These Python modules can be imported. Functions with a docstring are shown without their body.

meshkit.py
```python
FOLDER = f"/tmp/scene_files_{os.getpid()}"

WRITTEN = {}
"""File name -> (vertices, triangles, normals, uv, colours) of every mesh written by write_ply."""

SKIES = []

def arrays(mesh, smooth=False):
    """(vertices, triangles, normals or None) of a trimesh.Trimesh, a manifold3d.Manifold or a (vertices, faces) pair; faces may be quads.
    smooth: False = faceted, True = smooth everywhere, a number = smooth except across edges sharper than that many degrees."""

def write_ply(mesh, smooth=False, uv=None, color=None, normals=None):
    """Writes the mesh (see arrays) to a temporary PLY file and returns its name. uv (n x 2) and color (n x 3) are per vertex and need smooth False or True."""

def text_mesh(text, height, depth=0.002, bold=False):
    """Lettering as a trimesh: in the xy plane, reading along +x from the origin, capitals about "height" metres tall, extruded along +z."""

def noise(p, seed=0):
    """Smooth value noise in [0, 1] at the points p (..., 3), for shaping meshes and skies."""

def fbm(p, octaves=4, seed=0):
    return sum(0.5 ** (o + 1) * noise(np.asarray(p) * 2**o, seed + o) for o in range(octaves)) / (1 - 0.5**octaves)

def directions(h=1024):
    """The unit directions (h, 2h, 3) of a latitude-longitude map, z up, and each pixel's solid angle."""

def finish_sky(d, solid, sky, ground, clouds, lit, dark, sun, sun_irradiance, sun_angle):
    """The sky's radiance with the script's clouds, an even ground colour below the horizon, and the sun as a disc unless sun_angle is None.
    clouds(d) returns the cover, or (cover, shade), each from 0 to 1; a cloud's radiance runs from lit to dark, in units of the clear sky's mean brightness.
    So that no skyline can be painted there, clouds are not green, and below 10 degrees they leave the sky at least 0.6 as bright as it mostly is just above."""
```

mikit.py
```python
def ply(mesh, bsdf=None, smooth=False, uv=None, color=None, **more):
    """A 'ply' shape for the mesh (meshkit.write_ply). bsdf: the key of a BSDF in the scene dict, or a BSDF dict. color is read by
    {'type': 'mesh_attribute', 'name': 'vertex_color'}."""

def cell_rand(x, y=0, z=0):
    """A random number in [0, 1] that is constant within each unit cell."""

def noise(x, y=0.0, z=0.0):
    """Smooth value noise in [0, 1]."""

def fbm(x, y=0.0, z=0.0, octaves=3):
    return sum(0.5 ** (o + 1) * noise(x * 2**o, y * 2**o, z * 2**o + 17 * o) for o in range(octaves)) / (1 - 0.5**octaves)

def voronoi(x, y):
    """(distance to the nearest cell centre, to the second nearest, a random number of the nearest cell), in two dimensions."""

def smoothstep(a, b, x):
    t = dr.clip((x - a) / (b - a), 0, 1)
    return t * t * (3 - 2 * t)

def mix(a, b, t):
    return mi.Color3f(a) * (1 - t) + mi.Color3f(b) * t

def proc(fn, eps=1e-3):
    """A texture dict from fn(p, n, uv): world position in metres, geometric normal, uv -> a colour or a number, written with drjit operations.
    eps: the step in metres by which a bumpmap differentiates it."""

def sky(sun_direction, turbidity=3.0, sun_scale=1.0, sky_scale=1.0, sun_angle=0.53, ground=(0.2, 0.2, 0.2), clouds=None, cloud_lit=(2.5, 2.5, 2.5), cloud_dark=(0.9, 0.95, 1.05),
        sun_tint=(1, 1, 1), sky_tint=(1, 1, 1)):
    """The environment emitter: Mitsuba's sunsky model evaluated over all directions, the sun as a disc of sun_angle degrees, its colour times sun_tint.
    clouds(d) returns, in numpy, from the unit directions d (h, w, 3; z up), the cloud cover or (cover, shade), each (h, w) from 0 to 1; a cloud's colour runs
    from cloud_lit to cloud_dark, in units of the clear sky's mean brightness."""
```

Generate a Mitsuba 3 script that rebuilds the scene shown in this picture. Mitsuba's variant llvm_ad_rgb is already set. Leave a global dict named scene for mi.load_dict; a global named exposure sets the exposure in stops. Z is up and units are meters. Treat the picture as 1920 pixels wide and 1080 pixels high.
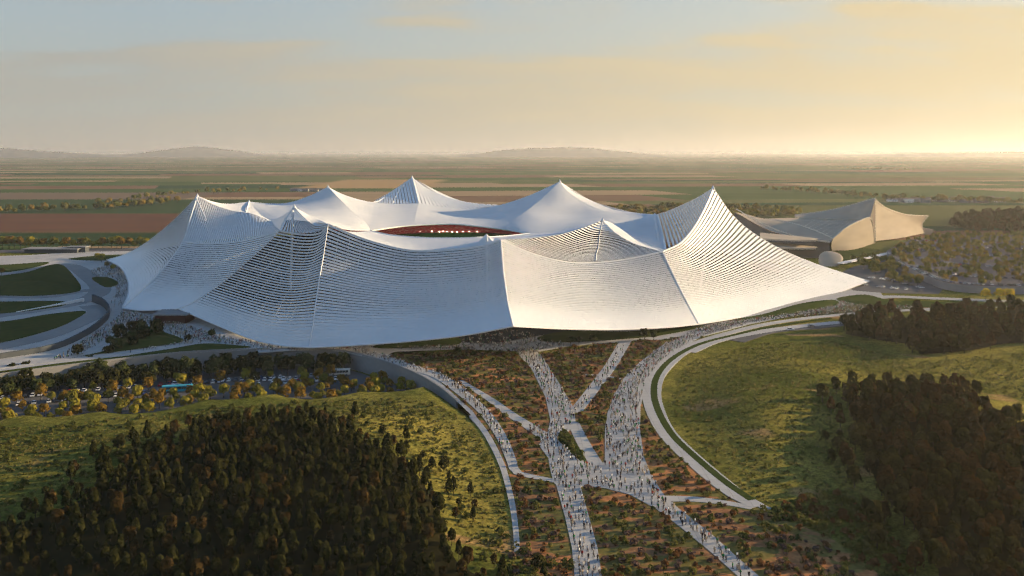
import math
import numpy as np
import trimesh
import shapely
from shapely.geometry import Polygon, LineString, Point
import mitsuba as mi
import drjit as dr
import mikit
import meshkit
from mikit import proc, noise, fbm, cell_rand, smoothstep, mix

T = mi.ScalarTransform4f
scene, labels = {}, {}
rng = np.random.default_rng(7)

# ------------------------------------------------------------------ camera, sky, exposure
CAM_H, FOC, HOR = 100.0, 1600.0, 285.0        # eye height in metres; focal length and horizon row in pixels of the 1920 px photograph
scene['camera'] = {'type': 'perspective', 'fov': 2 * math.degrees(math.atan(960 / FOC)), 'fov_axis': 'x',
                   'principal_point_offset_x': 0.0, 'principal_point_offset_y': (540 - HOR) / 1080.0,
                   'near_clip': 5.0, 'far_clip': 300000.0,
                   'to_world': T().look_at(origin=[0, 0, CAM_H], target=[0, 100, CAM_H], up=[0, 0, 1]),
                   'medium': {'type': 'ref', 'id': 'haze_air'}}
SUN_AZ, SUN_EL = 76.0, 12.5
_a, _e = math.radians(SUN_AZ), math.radians(SUN_EL)
SUN = np.array([math.sin(_a) * math.cos(_e), math.cos(_a) * math.cos(_e), math.sin(_e)])


def cloud_cover(d):
    """thin high veil, thicker low down and towards the sun, with faint streaks"""
    el = np.clip(d[..., 2], 0, 1)
    az = np.clip(d @ np.array([SUN[0], SUN[1], 0]), -1, 1)
    k = 1.0 / (el + 0.16)
    q = np.stack([d[..., 0] * k * 1.1, d[..., 1] * k * 2.2, d[..., 2] * 0 + 3.0], -1)
    w = meshkit.fbm(q + 0.6 * meshkit.noise(q * 0.7)[..., None]) if hasattr(meshkit, 'fbm') else meshkit.noise(q)
    w2 = meshkit.fbm(q * np.array([2.2, 4.0, 1.0]) + 9.0)
    st = np.clip((w - 0.42) / 0.3, 0, 1) * 0.6 + 0.7 * np.clip((w2 - 0.5) / 0.22, 0, 1) * np.clip((w - 0.36) / 0.2, 0, 1)
    veil = 0.93 * np.exp(-(el / 0.30) ** 2)
    cover = np.clip(veil - 0.10 * (1 - st) * (el > 0) * np.clip(el / 0.1, 0, 1) + 0.40 * st * np.exp(-el * 2.0), 0, 0.95)
    shade = np.clip(0.86 - 1.1 * az - 0.24 * st * np.clip(az + 0.75, 0.1, 1), 0, 1)
    return cover, shade


scene['sky'] = mikit.sky(SUN.tolist(), turbidity=3.0, sun_scale=1.0, sky_scale=0.95, ground=(0.12, 0.11, 0.07), clouds=cloud_cover,
                         cloud_lit=(2.0, 1.6, 0.92), cloud_dark=(1.13, 1.10, 0.97), sun_tint=(1.15, 1.3, 1.72), sky_tint=(0.80, 1.0, 1.22))
exposure = 2.85
labels['sky'] = {'kind': 'structure'}


# ------------------------------------------------------------------ helpers
def at(x, y, Y):
    return np.array([(x - 960) / FOC * Y, Y, CAM_H - (y - HOR) / FOC * Y])


def gp(x, y, z=0.0):
    return at(x, y, (CAM_H - z) * FOC / (y - HOR))


def cr(P, n=48, closed=False):
    """Catmull-Rom curve through the points, evenly spaced"""
    P = np.asarray(P, float)
    if len(P) == 2 and not closed:
        return P[0] + np.linspace(0, 1, n)[:, None] * (P[1] - P[0])
    Q = np.vstack([P[-1], P, P[0], P[1]]) if closed else np.vstack([2 * P[0] - P[1], P, 2 * P[-1] - P[-2]])
    out = []
    for i in range(len(Q) - 3):
        a, b, c, d = Q[i:i + 4]
        t = np.linspace(0, 1, 14, endpoint=False)[:, None]
        out.append(0.5 * (2 * b + (c - a) * t + (2 * a - 5 * b + 4 * c - d) * t ** 2 + (3 * b - a - 3 * c + d) * t ** 3))
    C = np.vstack(out + [Q[-2][None]])
    if closed:
        return C
    s = np.r_[0, np.cumsum(np.linalg.norm(np.diff(C, axis=0), axis=1))]
    if s[-1] == 0:
        return np.repeat(C[:1], n, 0)
    return np.stack([np.interp(np.linspace(0, s[-1], n), s, C[:, k]) for k in range(C.shape[1])], 1)


def C3(*pts, n=48):
    return cr([at(*p) if not isinstance(p, np.ndarray) else p for p in pts], n)


def key(name, parent=None):
    full = f'{parent}__{name}' if parent else name
    k, i = full, 0
    while k in scene or k in labels:
        i += 1
        k = f'{full}_{i:03d}'
    return k


def thing(name, label, cat, group=None):
    k = key(name)
    labels[k] = {'label': label, 'category': cat}
    if group:
        labels[k]['group'] = group
    return k


def obj(name, mesh, bsdf, parent=None, smooth=False, color=None, **lab):
    k = key(name, parent)
    scene[k] = mikit.ply(mesh, bsdf, smooth, color=color)
    if lab:
        labels[k] = lab
    return k


def cat_mesh(parts):
    v, f, o = [], [], 0
    for a, b in parts:
        v.append(a)
        f.append(np.asarray(b) + o)
        o += len(a)
    return np.vstack(v), np.vstack(f)


def box(x0, x1, y0, y1, z0, z1):
    v = np.array([[x, y, z] for x in (x0, x1) for y in (y0, y1) for z in (z0, z1)], float)
    f = np.array([[0, 1, 3], [0, 3, 2], [4, 6, 7], [4, 7, 5], [0, 4, 5], [0, 5, 1], [2, 3, 7], [2, 7, 6], [0, 2, 6], [0, 6, 4], [1, 5, 7], [1, 7, 3]])
    return v, f


def tube(P, r, sides=6):
    P = np.asarray(P, float)
    r = np.broadcast_to(r, len(P))
    d = np.gradient(P, axis=0)
    d /= np.linalg.norm(d, axis=1, keepdims=True) + 1e-12
    up = np.where(np.abs(d[:, 2:3]) > 0.95, [[1.0, 0, 0]], [[0, 0, 1.0]])
    a = np.cross(d, up)
    a /= np.linalg.norm(a, axis=1, keepdims=True)
    b = np.cross(a, d)
    th = np.arange(sides) * 2 * np.pi / sides
    v = (P[:, None] + r[:, None, None] * (np.cos(th)[None, :, None] * a[:, None] + np.sin(th)[None, :, None] * b[:, None])).reshape(-1, 3)
    n, f = len(P), []
    for i in range(n - 1):
        for j in range(sides):
            k = (j + 1) % sides
            f += [[i * sides + j, i * sides + k, (i + 1) * sides + k], [i * sides + j, (i + 1) * sides + k, (i + 1) * sides + j]]
    for i0, s in ((0, 1), ((n - 1) * sides, -1)):
        for j in range(1, sides - 1):
            f.append([i0, i0 + j + 1, i0 + j] if s > 0 else [i0, i0 + j, i0 + j + 1])
    return v, np.array(f)


def grid_faces(n, m):
    i, j = np.meshgrid(np.arange(n - 1), np.arange(m - 1), indexing='ij')
    a = (i * m + j).ravel()
    return np.vstack([np.stack([a, a + m, a + m + 1], 1), np.stack([a, a + m + 1, a + 1], 1)])


class Patch:
    """Coons patch between four boundary curves; u runs left to right, v top to bottom"""

    def __init__(s, top, bot, left, right):
        s.t, s.b, s.l, s.r = top, bot, left, right

    def ev(s, u, v):
        def f(c, x):
            t = x * (len(c) - 1)
            i = np.clip(t.astype(int), 0, len(c) - 2)
            w = (t - i)[..., None]
            return c[i] * (1 - w) + c[i + 1] * w
        u, v = np.broadcast_arrays(np.asarray(u, float), np.asarray(v, float))
        U, V = u[..., None], v[..., None]
        p00, p10, p01, p11 = (s.t[0] + s.l[0]) / 2, (s.t[-1] + s.r[0]) / 2, (s.b[0] + s.l[-1]) / 2, (s.b[-1] + s.r[-1]) / 2
        return ((1 - V) * f(s.t, u) + V * f(s.b, u) + (1 - U) * f(s.l, v) + U * f(s.r, v)
                - ((1 - U) * (1 - V) * p00 + U * (1 - V) * p10 + (1 - U) * V * p01 + U * V * p11))

    def mesh(s, n=28, m=28):
        u, v = np.meshgrid(np.linspace(0, 1, n), np.linspace(0, 1, m), indexing='ij')
        return s.ev(u, v).reshape(-1, 3), grid_faces(n, m)

    def slat(s, v0, v1, along='u', n=30, th=0.35, bow=0.0):
        t = np.linspace(0, 1, n)
        g = (lambda a, b: s.ev(a, b)) if along == 'u' else (lambda a, b: s.ev(b, a))
        A, B = g(t, np.full(n, v0)), g(t, np.full(n, v1))
        d = np.gradient((A + B) / 2, axis=0)
        nn = np.cross(d, B - A)
        nn /= np.linalg.norm(nn, axis=1, keepdims=True) + 1e-9
        nn *= np.where(nn[:, 1:2] > 0, -1, 1)
        v = np.concatenate([A, B + nn * bow, B + nn * (bow - th), A - nn * th])
        f = []
        for i in range(n - 1):
            for a, b in ((0, 1), (1, 2), (2, 3), (3, 0)):
                f += [[a * n + i, b * n + i, b * n + i + 1], [a * n + i, b * n + i + 1, a * n + i + 1]]
        return v, np.array(f)


def sheet(poly, z):
    """flat sheet from a shapely polygon"""
    parts = []
    for g in getattr(poly, 'geoms', [poly]):
        if g.is_empty or g.geom_type != 'Polygon' or g.area < 0.5:
            continue
        v, f = trimesh.creation.triangulate_polygon(g, engine='earcut')
        f = np.asarray(f)
        a = v[f]
        cw = ((a[:, 1, 0] - a[:, 0, 0]) * (a[:, 2, 1] - a[:, 0, 1]) - (a[:, 1, 1] - a[:, 0, 1]) * (a[:, 2, 0] - a[:, 0, 0])) < 0
        f[cw] = f[cw][:, ::-1]
        parts.append((np.c_[v, np.full(len(v), z)], f))
    return cat_mesh(parts)


def slab(poly, z0, z1):
    """sheet with upright sides, the kerb of a path or a deck"""
    parts = [sheet(poly, z1)]
    for g in getattr(poly, 'geoms', [poly]):
        if g.geom_type != 'Polygon':
            continue
        for ring in [g.exterior, *g.interiors]:
            c = np.array(ring.coords)[:, :2]
            n = len(c)
            v = np.vstack([np.c_[c, np.full(n, z0)], np.c_[c, np.full(n, z1)]])
            i = np.arange(n - 1)
            parts.append((v, np.vstack([np.stack([i, i + 1, i + n + 1], 1), np.stack([i, i + n + 1, i + n], 1)])))
    return cat_mesh(parts)


def gpoly(pts, z=0.0, smooth=True):
    P = np.array([gp(x, y, z)[:2] for x, y in pts])
    if smooth:
        P = cr(P, closed=True)
    return Polygon(P).buffer(0)


def gline(pts, z=0.0, n=60):
    return cr(np.array([gp(x, y, z)[:2] for x, y in pts]), n)


def ribbon(pts, w, z=0.0):
    """a path of constant width (or [start, end] widths) in metres along pixel points on the ground"""
    c = gline(pts, z)
    w = np.linspace(*np.broadcast_to(w, 2), len(c))[:, None] / 2
    d = np.gradient(c, axis=0)
    d /= np.linalg.norm(d, axis=1, keepdims=True)
    nrm = np.c_[-d[:, 1], d[:, 0]]
    return Polygon(np.vstack([c + nrm * w, (c - nrm * w)[::-1]])).buffer(0)


def wall_mesh(c, z0, z1, th):
    """upright wall of a given thickness along a plan curve"""
    c = np.asarray(c)
    d = np.gradient(c, axis=0)
    d /= np.linalg.norm(d, axis=1, keepdims=True)
    nrm = np.c_[-d[:, 1], d[:, 0]]
    n = len(c)
    z0, z1 = np.broadcast_to(z0, n), np.broadcast_to(z1, n)
    a, b = c, c + nrm * th
    v = np.vstack([np.c_[a, z0], np.c_[a, z1], np.c_[b, z1], np.c_[b, z0]])
    f = []
    for i in range(n - 1):
        for p, q in ((0, 1), (1, 2), (2, 3), (3, 0)):
            f += [[p * n + i, p * n + i + 1, q * n + i + 1], [p * n + i, q * n + i + 1, q * n + i]]
    f += [[0, n, 2 * n], [0, 2 * n, 3 * n], [n - 1, 3 * n - 1, 2 * n - 1], [n - 1, 4 * n - 1, 3 * n - 1]]
    return v, np.array(f)


def inside(poly, xy):
    return shapely.contains_xy(poly, xy[:, 0], xy[:, 1])


def scatter(poly, n, r, seed, tries=30):
    """about n random points in the polygon, no two closer than r metres"""
    g = np.random.default_rng(seed)
    x0, y0, x1, y1 = poly.bounds
    kept, cells = [], {}
    for _ in range(tries):
        P = g.uniform([x0, y0], [x1, y1], (n * 2, 2))
        for p in P[inside(poly, P)]:
            c = (int(p[0] // r), int(p[1] // r))
            if all(np.hypot(*(p - q)) >= r for a in (-1, 0, 1) for b in (-1, 0, 1) for q in cells.get((c[0] + a, c[1] + b), ())):
                cells.setdefault(c, []).append(p)
                kept.append(p)
                if len(kept) >= n:
                    return np.array(kept)
    return np.array(kept)


# ------------------------------------------------------------------ materials
def diffuse(rgb):
    return {'type': 'twosided', 'b': {'type': 'diffuse', 'reflectance': {'type': 'rgb', 'value': list(rgb)} if not isinstance(rgb, dict) else rgb}}


scene['tinted'] = {'type': 'twosided', 'b': {'type': 'diffuse', 'reflectance': {'type': 'mesh_attribute', 'name': 'vertex_color'}}}
scene['leaf'] = {'type': 'principledthin', 'base_color': {'type': 'mesh_attribute', 'name': 'vertex_color'}, 'roughness': 0.8, 'diff_trans': 0.8, 'spec_trans': 0.0, 'eta': 1.2}
scene['painted'] = {'type': 'twosided', 'b': {'type': 'principled', 'base_color': {'type': 'mesh_attribute', 'name': 'vertex_color'}, 'roughness': 0.3, 'specular': 0.5}}
scene['dark_glass'] = {'type': 'twosided', 'b': {'type': 'principled', 'base_color': {'type': 'rgb', 'value': [0.02, 0.025, 0.03]}, 'roughness': 0.08, 'specular': 0.8}}


def fabric_fn(p, n, uv):
    a = fbm(p[0] * 0.05, p[1] * 0.05, p[2] * 0.12, 3)
    s = noise(p[0] * 0.8, p[1] * 0.8, p[2] * 0.8)
    return mix((0.77, 0.79, 0.81), (0.63, 0.65, 0.68), a * 0.8 + 0.2 * s)


scene['fabric'] = {'type': 'principledthin', 'base_color': proc(fabric_fn), 'roughness': 0.6, 'diff_trans': 0.22, 'spec_trans': 0.0, 'eta': 1.3}
scene['fabric_slat'] = {'type': 'twosided', 'b': {'type': 'principled', 'base_color': proc(fabric_fn), 'roughness': 0.45, 'specular': 0.35}}
scene['steel_white'] = diffuse((0.78, 0.78, 0.78))
scene['interior_shade'] = diffuse((0.035, 0.04, 0.045))  # near black, paints the interior shade seen between the slats
scene['hill_rock'] = diffuse((0.09, 0.085, 0.08))
scene['steel_dark'] = diffuse((0.09, 0.10, 0.11))


def concrete_fn(p, n, uv):
    a = fbm(p[0] * 0.06, p[1] * 0.06, p[2] * 0.2, 4)
    b = noise(p[0] * 0.9, p[1] * 0.9, p[2] * 0.9)
    return mix((0.22, 0.22, 0.225), (0.34, 0.335, 0.33), a * 0.7 + b * 0.3)


scene['concrete'] = diffuse(proc(concrete_fn))


def paving_fn(p, n, uv):
    a = fbm(p[0] * 0.03, p[1] * 0.03, 0.0, 4)
    jx = dr.abs(p[0] * 0.25 - dr.floor(p[0] * 0.25) - 0.5)
    jy = dr.abs(p[1] * 0.25 - dr.floor(p[1] * 0.25) - 0.5)
    j = dr.maximum(smoothstep(0.44, 0.5, jx), smoothstep(0.44, 0.5, jy))
    t = cell_rand(dr.floor(p[0] * 0.25), dr.floor(p[1] * 0.25), 0)
    c = mix((0.36, 0.36, 0.365), (0.52, 0.51, 0.49), a * 0.75 + t * 0.25)
    return c * (1 - 0.18 * j)


scene['paving'] = diffuse(proc(paving_fn))


def asphalt_fn(p, n, uv):
    a = fbm(p[0] * 0.05, p[1] * 0.05, 0.0, 4)
    return mix((0.10, 0.10, 0.105), (0.17, 0.165, 0.16), a)


scene['asphalt'] = diffuse(proc(asphalt_fn))


def lawn_fn(p, n, uv):
    a = fbm(p[0] * 0.04, p[1] * 0.04, 0.0, 4)
    b = noise(p[0] * 0.6, p[1] * 0.6)
    return mix((0.028, 0.048, 0.016), (0.075, 0.09, 0.026), a * 0.7 + b * 0.3)


scene['lawn_grass'] = diffuse(proc(lawn_fn))


def soil_fn(p, n, uv):
    a = fbm(p[0] * 0.028, p[1] * 0.045, 0.0, 4)
    b = fbm(p[0] * 0.16, p[1] * 0.3, 5.0, 3)
    c = noise(p[0] * 1.3, p[1] * 1.3)
    base = mix((0.24, 0.13, 0.07), (0.46, 0.20, 0.085), smoothstep(0.3, 0.7, a))
    base = mix(base, (0.14, 0.14, 0.042), smoothstep(0.40, 0.57, b) * 0.85)
    return base * (0.75 + 0.5 * c)


scene['red_earth'] = diffuse(proc(soil_fn))


def rect(p, x0, x1, y0, y1, s=6.0):
    return smoothstep(x0 - s, x0 + s, p[0]) * (1 - smoothstep(x1 - s, x1 + s, p[0])) * smoothstep(y0 - s, y0 + s, p[1]) * (1 - smoothstep(y1 - s, y1 + s, p[1]))


def ground_fn(p, n, uv):
    # near: rough grass
    a = fbm(p[0] * 0.018, p[1] * 0.03, 0.0, 4)
    b = fbm(p[0] * 0.22, p[1] * 0.22, 3.0, 3)
    c = noise(p[0] * 0.9, p[1] * 0.9, 9.0)
    g = mix((0.070, 0.078, 0.020), (0.150, 0.132, 0.036), smoothstep(0.3, 0.72, a))
    g = mix(g, (0.035, 0.048, 0.014), smoothstep(0.5, 0.72, b) * 0.45)
    g = mix(g, (0.20, 0.13, 0.07), smoothstep(0.70, 0.8, fbm(p[0] * 0.035, p[1] * 0.06, 11.0, 3)) * 0.8)
    d2 = noise(p[0] * 2.3, p[1] * 2.3, 4.0)
    g = g * mi.Color3f(1.12, 1.06, 0.92) * (0.86 + 0.75 * c) * (0.72 + 0.8 * d2)
    # far: field parcels
    x = p[0] + 0.35 * p[1] + 120 * fbm(p[0] * 0.0012, p[1] * 0.0012, 2.0, 2)
    y = p[1] - 0.10 * p[0] + 160 * fbm(p[0] * 0.0009, p[1] * 0.0009, 7.0, 2)
    row = dr.floor(y / 230.0)
    sub = dr.floor(y / 115.0)
    row = dr.select(cell_rand(row, 5, 1) > 0.5, row, sub + 977)
    col = dr.floor(x / (420.0 + 700.0 * cell_rand(row, 3, 0)) + 40.0 * cell_rand(row, 1, 0))
    r = cell_rand(col, row, 4)
    f = mi.Color3f(0.070, 0.105, 0.036)
    f = dr.select(r > 0.34, mi.Color3f(0.12, 0.13, 0.05), f)
    f = dr.select(r > 0.56, mi.Color3f(0.20, 0.12, 0.075), f)
    f = dr.select(r > 0.76, mi.Color3f(0.035, 0.070, 0.034), f)
    f = dr.select(r > 0.88, mi.Color3f(0.34, 0.24, 0.14), f)
    f = f * (0.85 + 0.3 * fbm(p[0] * 0.004, p[1] * 0.02, 1.0, 3))
    far = smoothstep(860.0, 900.0, p[1] + 30 * a)
    k = mix(g, f, far)
    k = mix(k, (0.038, 0.066, 0.030), rect(p, -1200, -360, 905, 1060))
    k = mix(k, mix((0.13, 0.075, 0.055), (0.17, 0.082, 0.055), fbm(p[0] * 0.01, p[1] * 0.03, 2.0, 3)), rect(p, -1400, -330 + 60 * a, 1062, 1390, 30.0))
    k = mix(k, (0.055, 0.085, 0.040), rect(p, -1500, -380, 1395, 1800))
    k = mix(k, (0.19, 0.14, 0.10), rect(p, -2200, -700, 1800, 2100))
    k = mix(k, (0.42, 0.27, 0.13), rect(p, -600, -240, 2350, 3100, 30.0))
    k = mix(k, (0.12, 0.125, 0.05), rect(p, 380, 1900, 1150, 1600))
    return k


scene['land'] = diffuse(proc(ground_fn))


def litter_shade_fn(p, n, uv):  # leaf litter, with the shade below the crowns put into its colour
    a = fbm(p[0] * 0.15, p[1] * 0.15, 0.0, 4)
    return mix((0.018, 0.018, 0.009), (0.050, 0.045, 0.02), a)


def pitch_fn(p, n, uv):
    s = dr.floor(p[0] / 8.0)
    return mix((0.05, 0.13, 0.025), (0.075, 0.17, 0.035), s - 2 * dr.floor(s / 2))


scene['pitch_grass'] = diffuse(proc(pitch_fn))


def seats_fn(p, n, uv):
    r = cell_rand(dr.floor(p[0] * 0.6), dr.floor(p[1] * 0.6), dr.floor(p[2] * 1.2))
    return mix(mi.Color3f(0.75, 0.09, 0.10), mi.Color3f(0.85, 0.45, 0.38), smoothstep(0.6, 0.9, r))


scene['red_seats'] = diffuse(proc(seats_fn))


def tan_fn(p, n, uv):
    a = fbm(p[0] * 0.05, p[1] * 0.05, p[2] * 0.15, 3)
    return mix((0.38, 0.325, 0.26), (0.49, 0.425, 0.345), a)


scene['tan_shell'] = diffuse(proc(tan_fn))
scene['pale_beam'] = diffuse((0.62, 0.57, 0.49))
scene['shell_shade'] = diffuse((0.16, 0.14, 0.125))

# ------------------------------------------------------------------ plan of the ground (pixel outlines on the level z = 0)
LOW = -8.0
car_low = gpoly([(-80, 715), (0, 704), (130, 687), (330, 664), (470, 657), (560, 656), (640, 658), (700, 675), (765, 696), (815, 722), (835, 738),
                 (815, 748), (760, 738), (640, 752), (480, 758), (250, 778), (0, 800), (-80, 810)], 0, False)
low_edge = [(-120, 719), (0, 704), (130, 687), (330, 664), (470, 657), (560, 656), (640, 659), (705, 675), (765, 696), (815, 722), (855, 752), (885, 780)]
wall_c = gline(low_edge, 0, 90)
near_edge = cr(np.array([gp(x, y, LOW)[:2] for x, y in [(840, 745), (790, 742), (640, 752), (480, 760), (250, 783), (0, 806), (-120, 818)]]), 44)
near_edge = near_edge + np.c_[np.zeros(44), 5.0 * np.sin(np.arange(44) * 0.9) + 4.0 * np.sin(np.arange(44) * 0.37 + 1)] * np.r_[0, np.ones(42), 0][:, None]
# the sunk car park reaches 12 m under the terrace behind its retaining wall
_d = np.gradient(wall_c, axis=0)
_d /= np.linalg.norm(_d, axis=1, keepdims=True)
back = wall_c + np.c_[-_d[:, 1], _d[:, 0]] * 12.0
low_poly = Polygon(np.vstack([back, near_edge])).buffer(0)
hill_left = gpoly([(-200, 830), (60, 822), (300, 800), (520, 778), (680, 765), (800, 772), (868, 800), (905, 850), (930, 900), (944, 1000), (944, 1120), (-350, 1120)], 0)
hill_right = gpoly([(1262, 760), (1295, 690), (1420, 655), (1540, 668), (1640, 700), (1620, 780), (1540, 860), (1450, 900), (1350, 850)], 0)
hill_wood = gpoly([(1560, 760), (1700, 720), (1960, 760), (2100, 900), (2100, 1100), (1720, 1100), (1600, 900)], 0)


def terrain(x, y):
    P = shapely.points(x, y)
    z = np.zeros_like(x)

    def rise(poly, h, r):
        d = shapely.distance(poly.boundary, P) * np.where(shapely.contains_xy(poly, x, y), 1, 0)
        t = np.clip(d / r, 0, 1)
        return h * t * t * (3 - 2 * t)
    z += rise(hill_left, 7.0, 40.0) + rise(hill_right, 3.0, 34.0) + rise(hill_wood, 4.0, 40.0)
    nz = meshkit.noise(np.stack([x * 0.03, y * 0.03, x * 0], -1))
    z += np.where(z > 0.5, (nz - 0.5) * 1.6 * np.clip(z / 3, 0, 1), 0)
    d = shapely.distance(low_poly, P)
    t = np.clip(1 - d / 16.0, 0, 1)
    return z + (LOW - z) * (t * t * (3 - 2 * t))


def axis(lo, hi, step, far_lo, far_hi):
    a = list(np.arange(lo, hi + 1e-6, step))
    s, x = step, a[-1]
    while x < far_hi:
        s *= 1.22
        x += s
        a.append(x)
    s, x = step, a[0]
    while x > far_lo:
        s *= 1.22
        x -= s
        a.insert(0, x)
    return np.array(a)


gx, gy = axis(-330, 380, 4.0, -90000, 90000), axis(176, 560, 4.0, -3000, 90000)
X, Y = np.meshgrid(gx, gy, indexing='ij')
Z = terrain(X.ravel(), Y.ravel())
obj('ground', (np.c_[X.ravel(), Y.ravel(), Z], grid_faces(len(gx), len(gy))), 'land', None, True, kind='structure')
_gi = (gx, gy, Z.reshape(X.shape))


def zat(P):
    from scipy.interpolate import RegularGridInterpolator
    return RegularGridInterpolator((_gi[0], _gi[1]), _gi[2], bounds_error=False, fill_value=0)(P)


# far hills in the haze
def hill(name, x0, x1, y, tops, Yd, label=None):
    n = 60
    u = np.linspace(0, 1, n)
    px = x0 + (x1 - x0) * u
    prof = np.interp(u, np.linspace(0, 1, len(tops)), tops)
    prof = prof * (0.9 + 0.2 * meshkit.noise(np.c_[u * 9, u * 0 + x0, u * 0]))
    h = (100 + prof / FOC * Yd) * np.sin(np.pi * np.clip(u, 0.001, 0.999)) ** 0.4
    xs = (px - 960) / FOC * Yd
    rows = []
    for k, t in enumerate(np.linspace(-1, 1, 9)):
        s = (1 - t * t)
        rows.append(np.c_[xs, np.full(n, Yd + t * Yd * 0.12), h * s * (0.96 + 0.04 * meshkit.noise(np.c_[u * 14, u * 0 + k, u * 0 + 3])) - 0.5 * (abs(t) == 1)])
    V = np.stack(rows, 1).reshape(-1, 3)
    obj(name, (V, grid_faces(n, 9)), 'hill_rock', None, True, kind='structure')


hill('hills', -260, 230, 0, [-3, 1, 4, 9, 3, -2, -6], 17000)
hill('hills', 260, 480, 0, [-5, 4, 10, 6, -6], 20000)
hill('hills', 860, 1240, 0, [-5, 5, 8, 10, 8, 3, -6], 20000)
hill('hills', 1600, 2300, 0, [-3, 0, 0, 3, 5, 2], 20000)

# ------------------------------------------------------------------ paved areas
plaza = gpoly([(-120, 719), (0, 704), (130, 687), (330, 664), (470, 657), (560, 656), (640, 659), (705, 675), (740, 660), (860, 655), (1010, 660), (1064, 650),
               (1180, 640), (1305, 628), (1500, 590), (1660, 560), (1640, 535), (1500, 500), (1300, 470), (800, 455), (400, 455), (200, 468), (60, 478), (-120, 484)], 0, False)
wall_line = Polygon(np.vstack([wall_c, back[::-1]])).buffer(0)
plaza = plaza.union(wall_line).difference(Polygon(np.vstack([wall_c[:70], near_edge])).buffer(-0.3))
obj('plaza', sheet(plaza, 0.06), 'paving', None, kind='structure')

scrub = gpoly([(700, 668), (760, 664), (870, 657), (968, 663), (1012, 664), (1062, 652), (1170, 643), (1310, 628), (1322, 634), (1240, 690), (1205, 760), (1258, 840), (1330, 900),
               (1440, 962), (1560, 1010), (1690, 1110), (950, 1110), (968, 1000), (958, 900), (930, 830), (885, 770), (820, 712), (760, 686)], 0, False)
obj('red_soil', sheet(scrub, 0.12), 'red_earth', None, kind='structure')

paths = {}


def path(name, poly, z=0.24, mat='paving'):
    paths[key(name)] = poly
    return obj(name, slab(poly, -0.3, z), mat, None, kind='structure')


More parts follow.
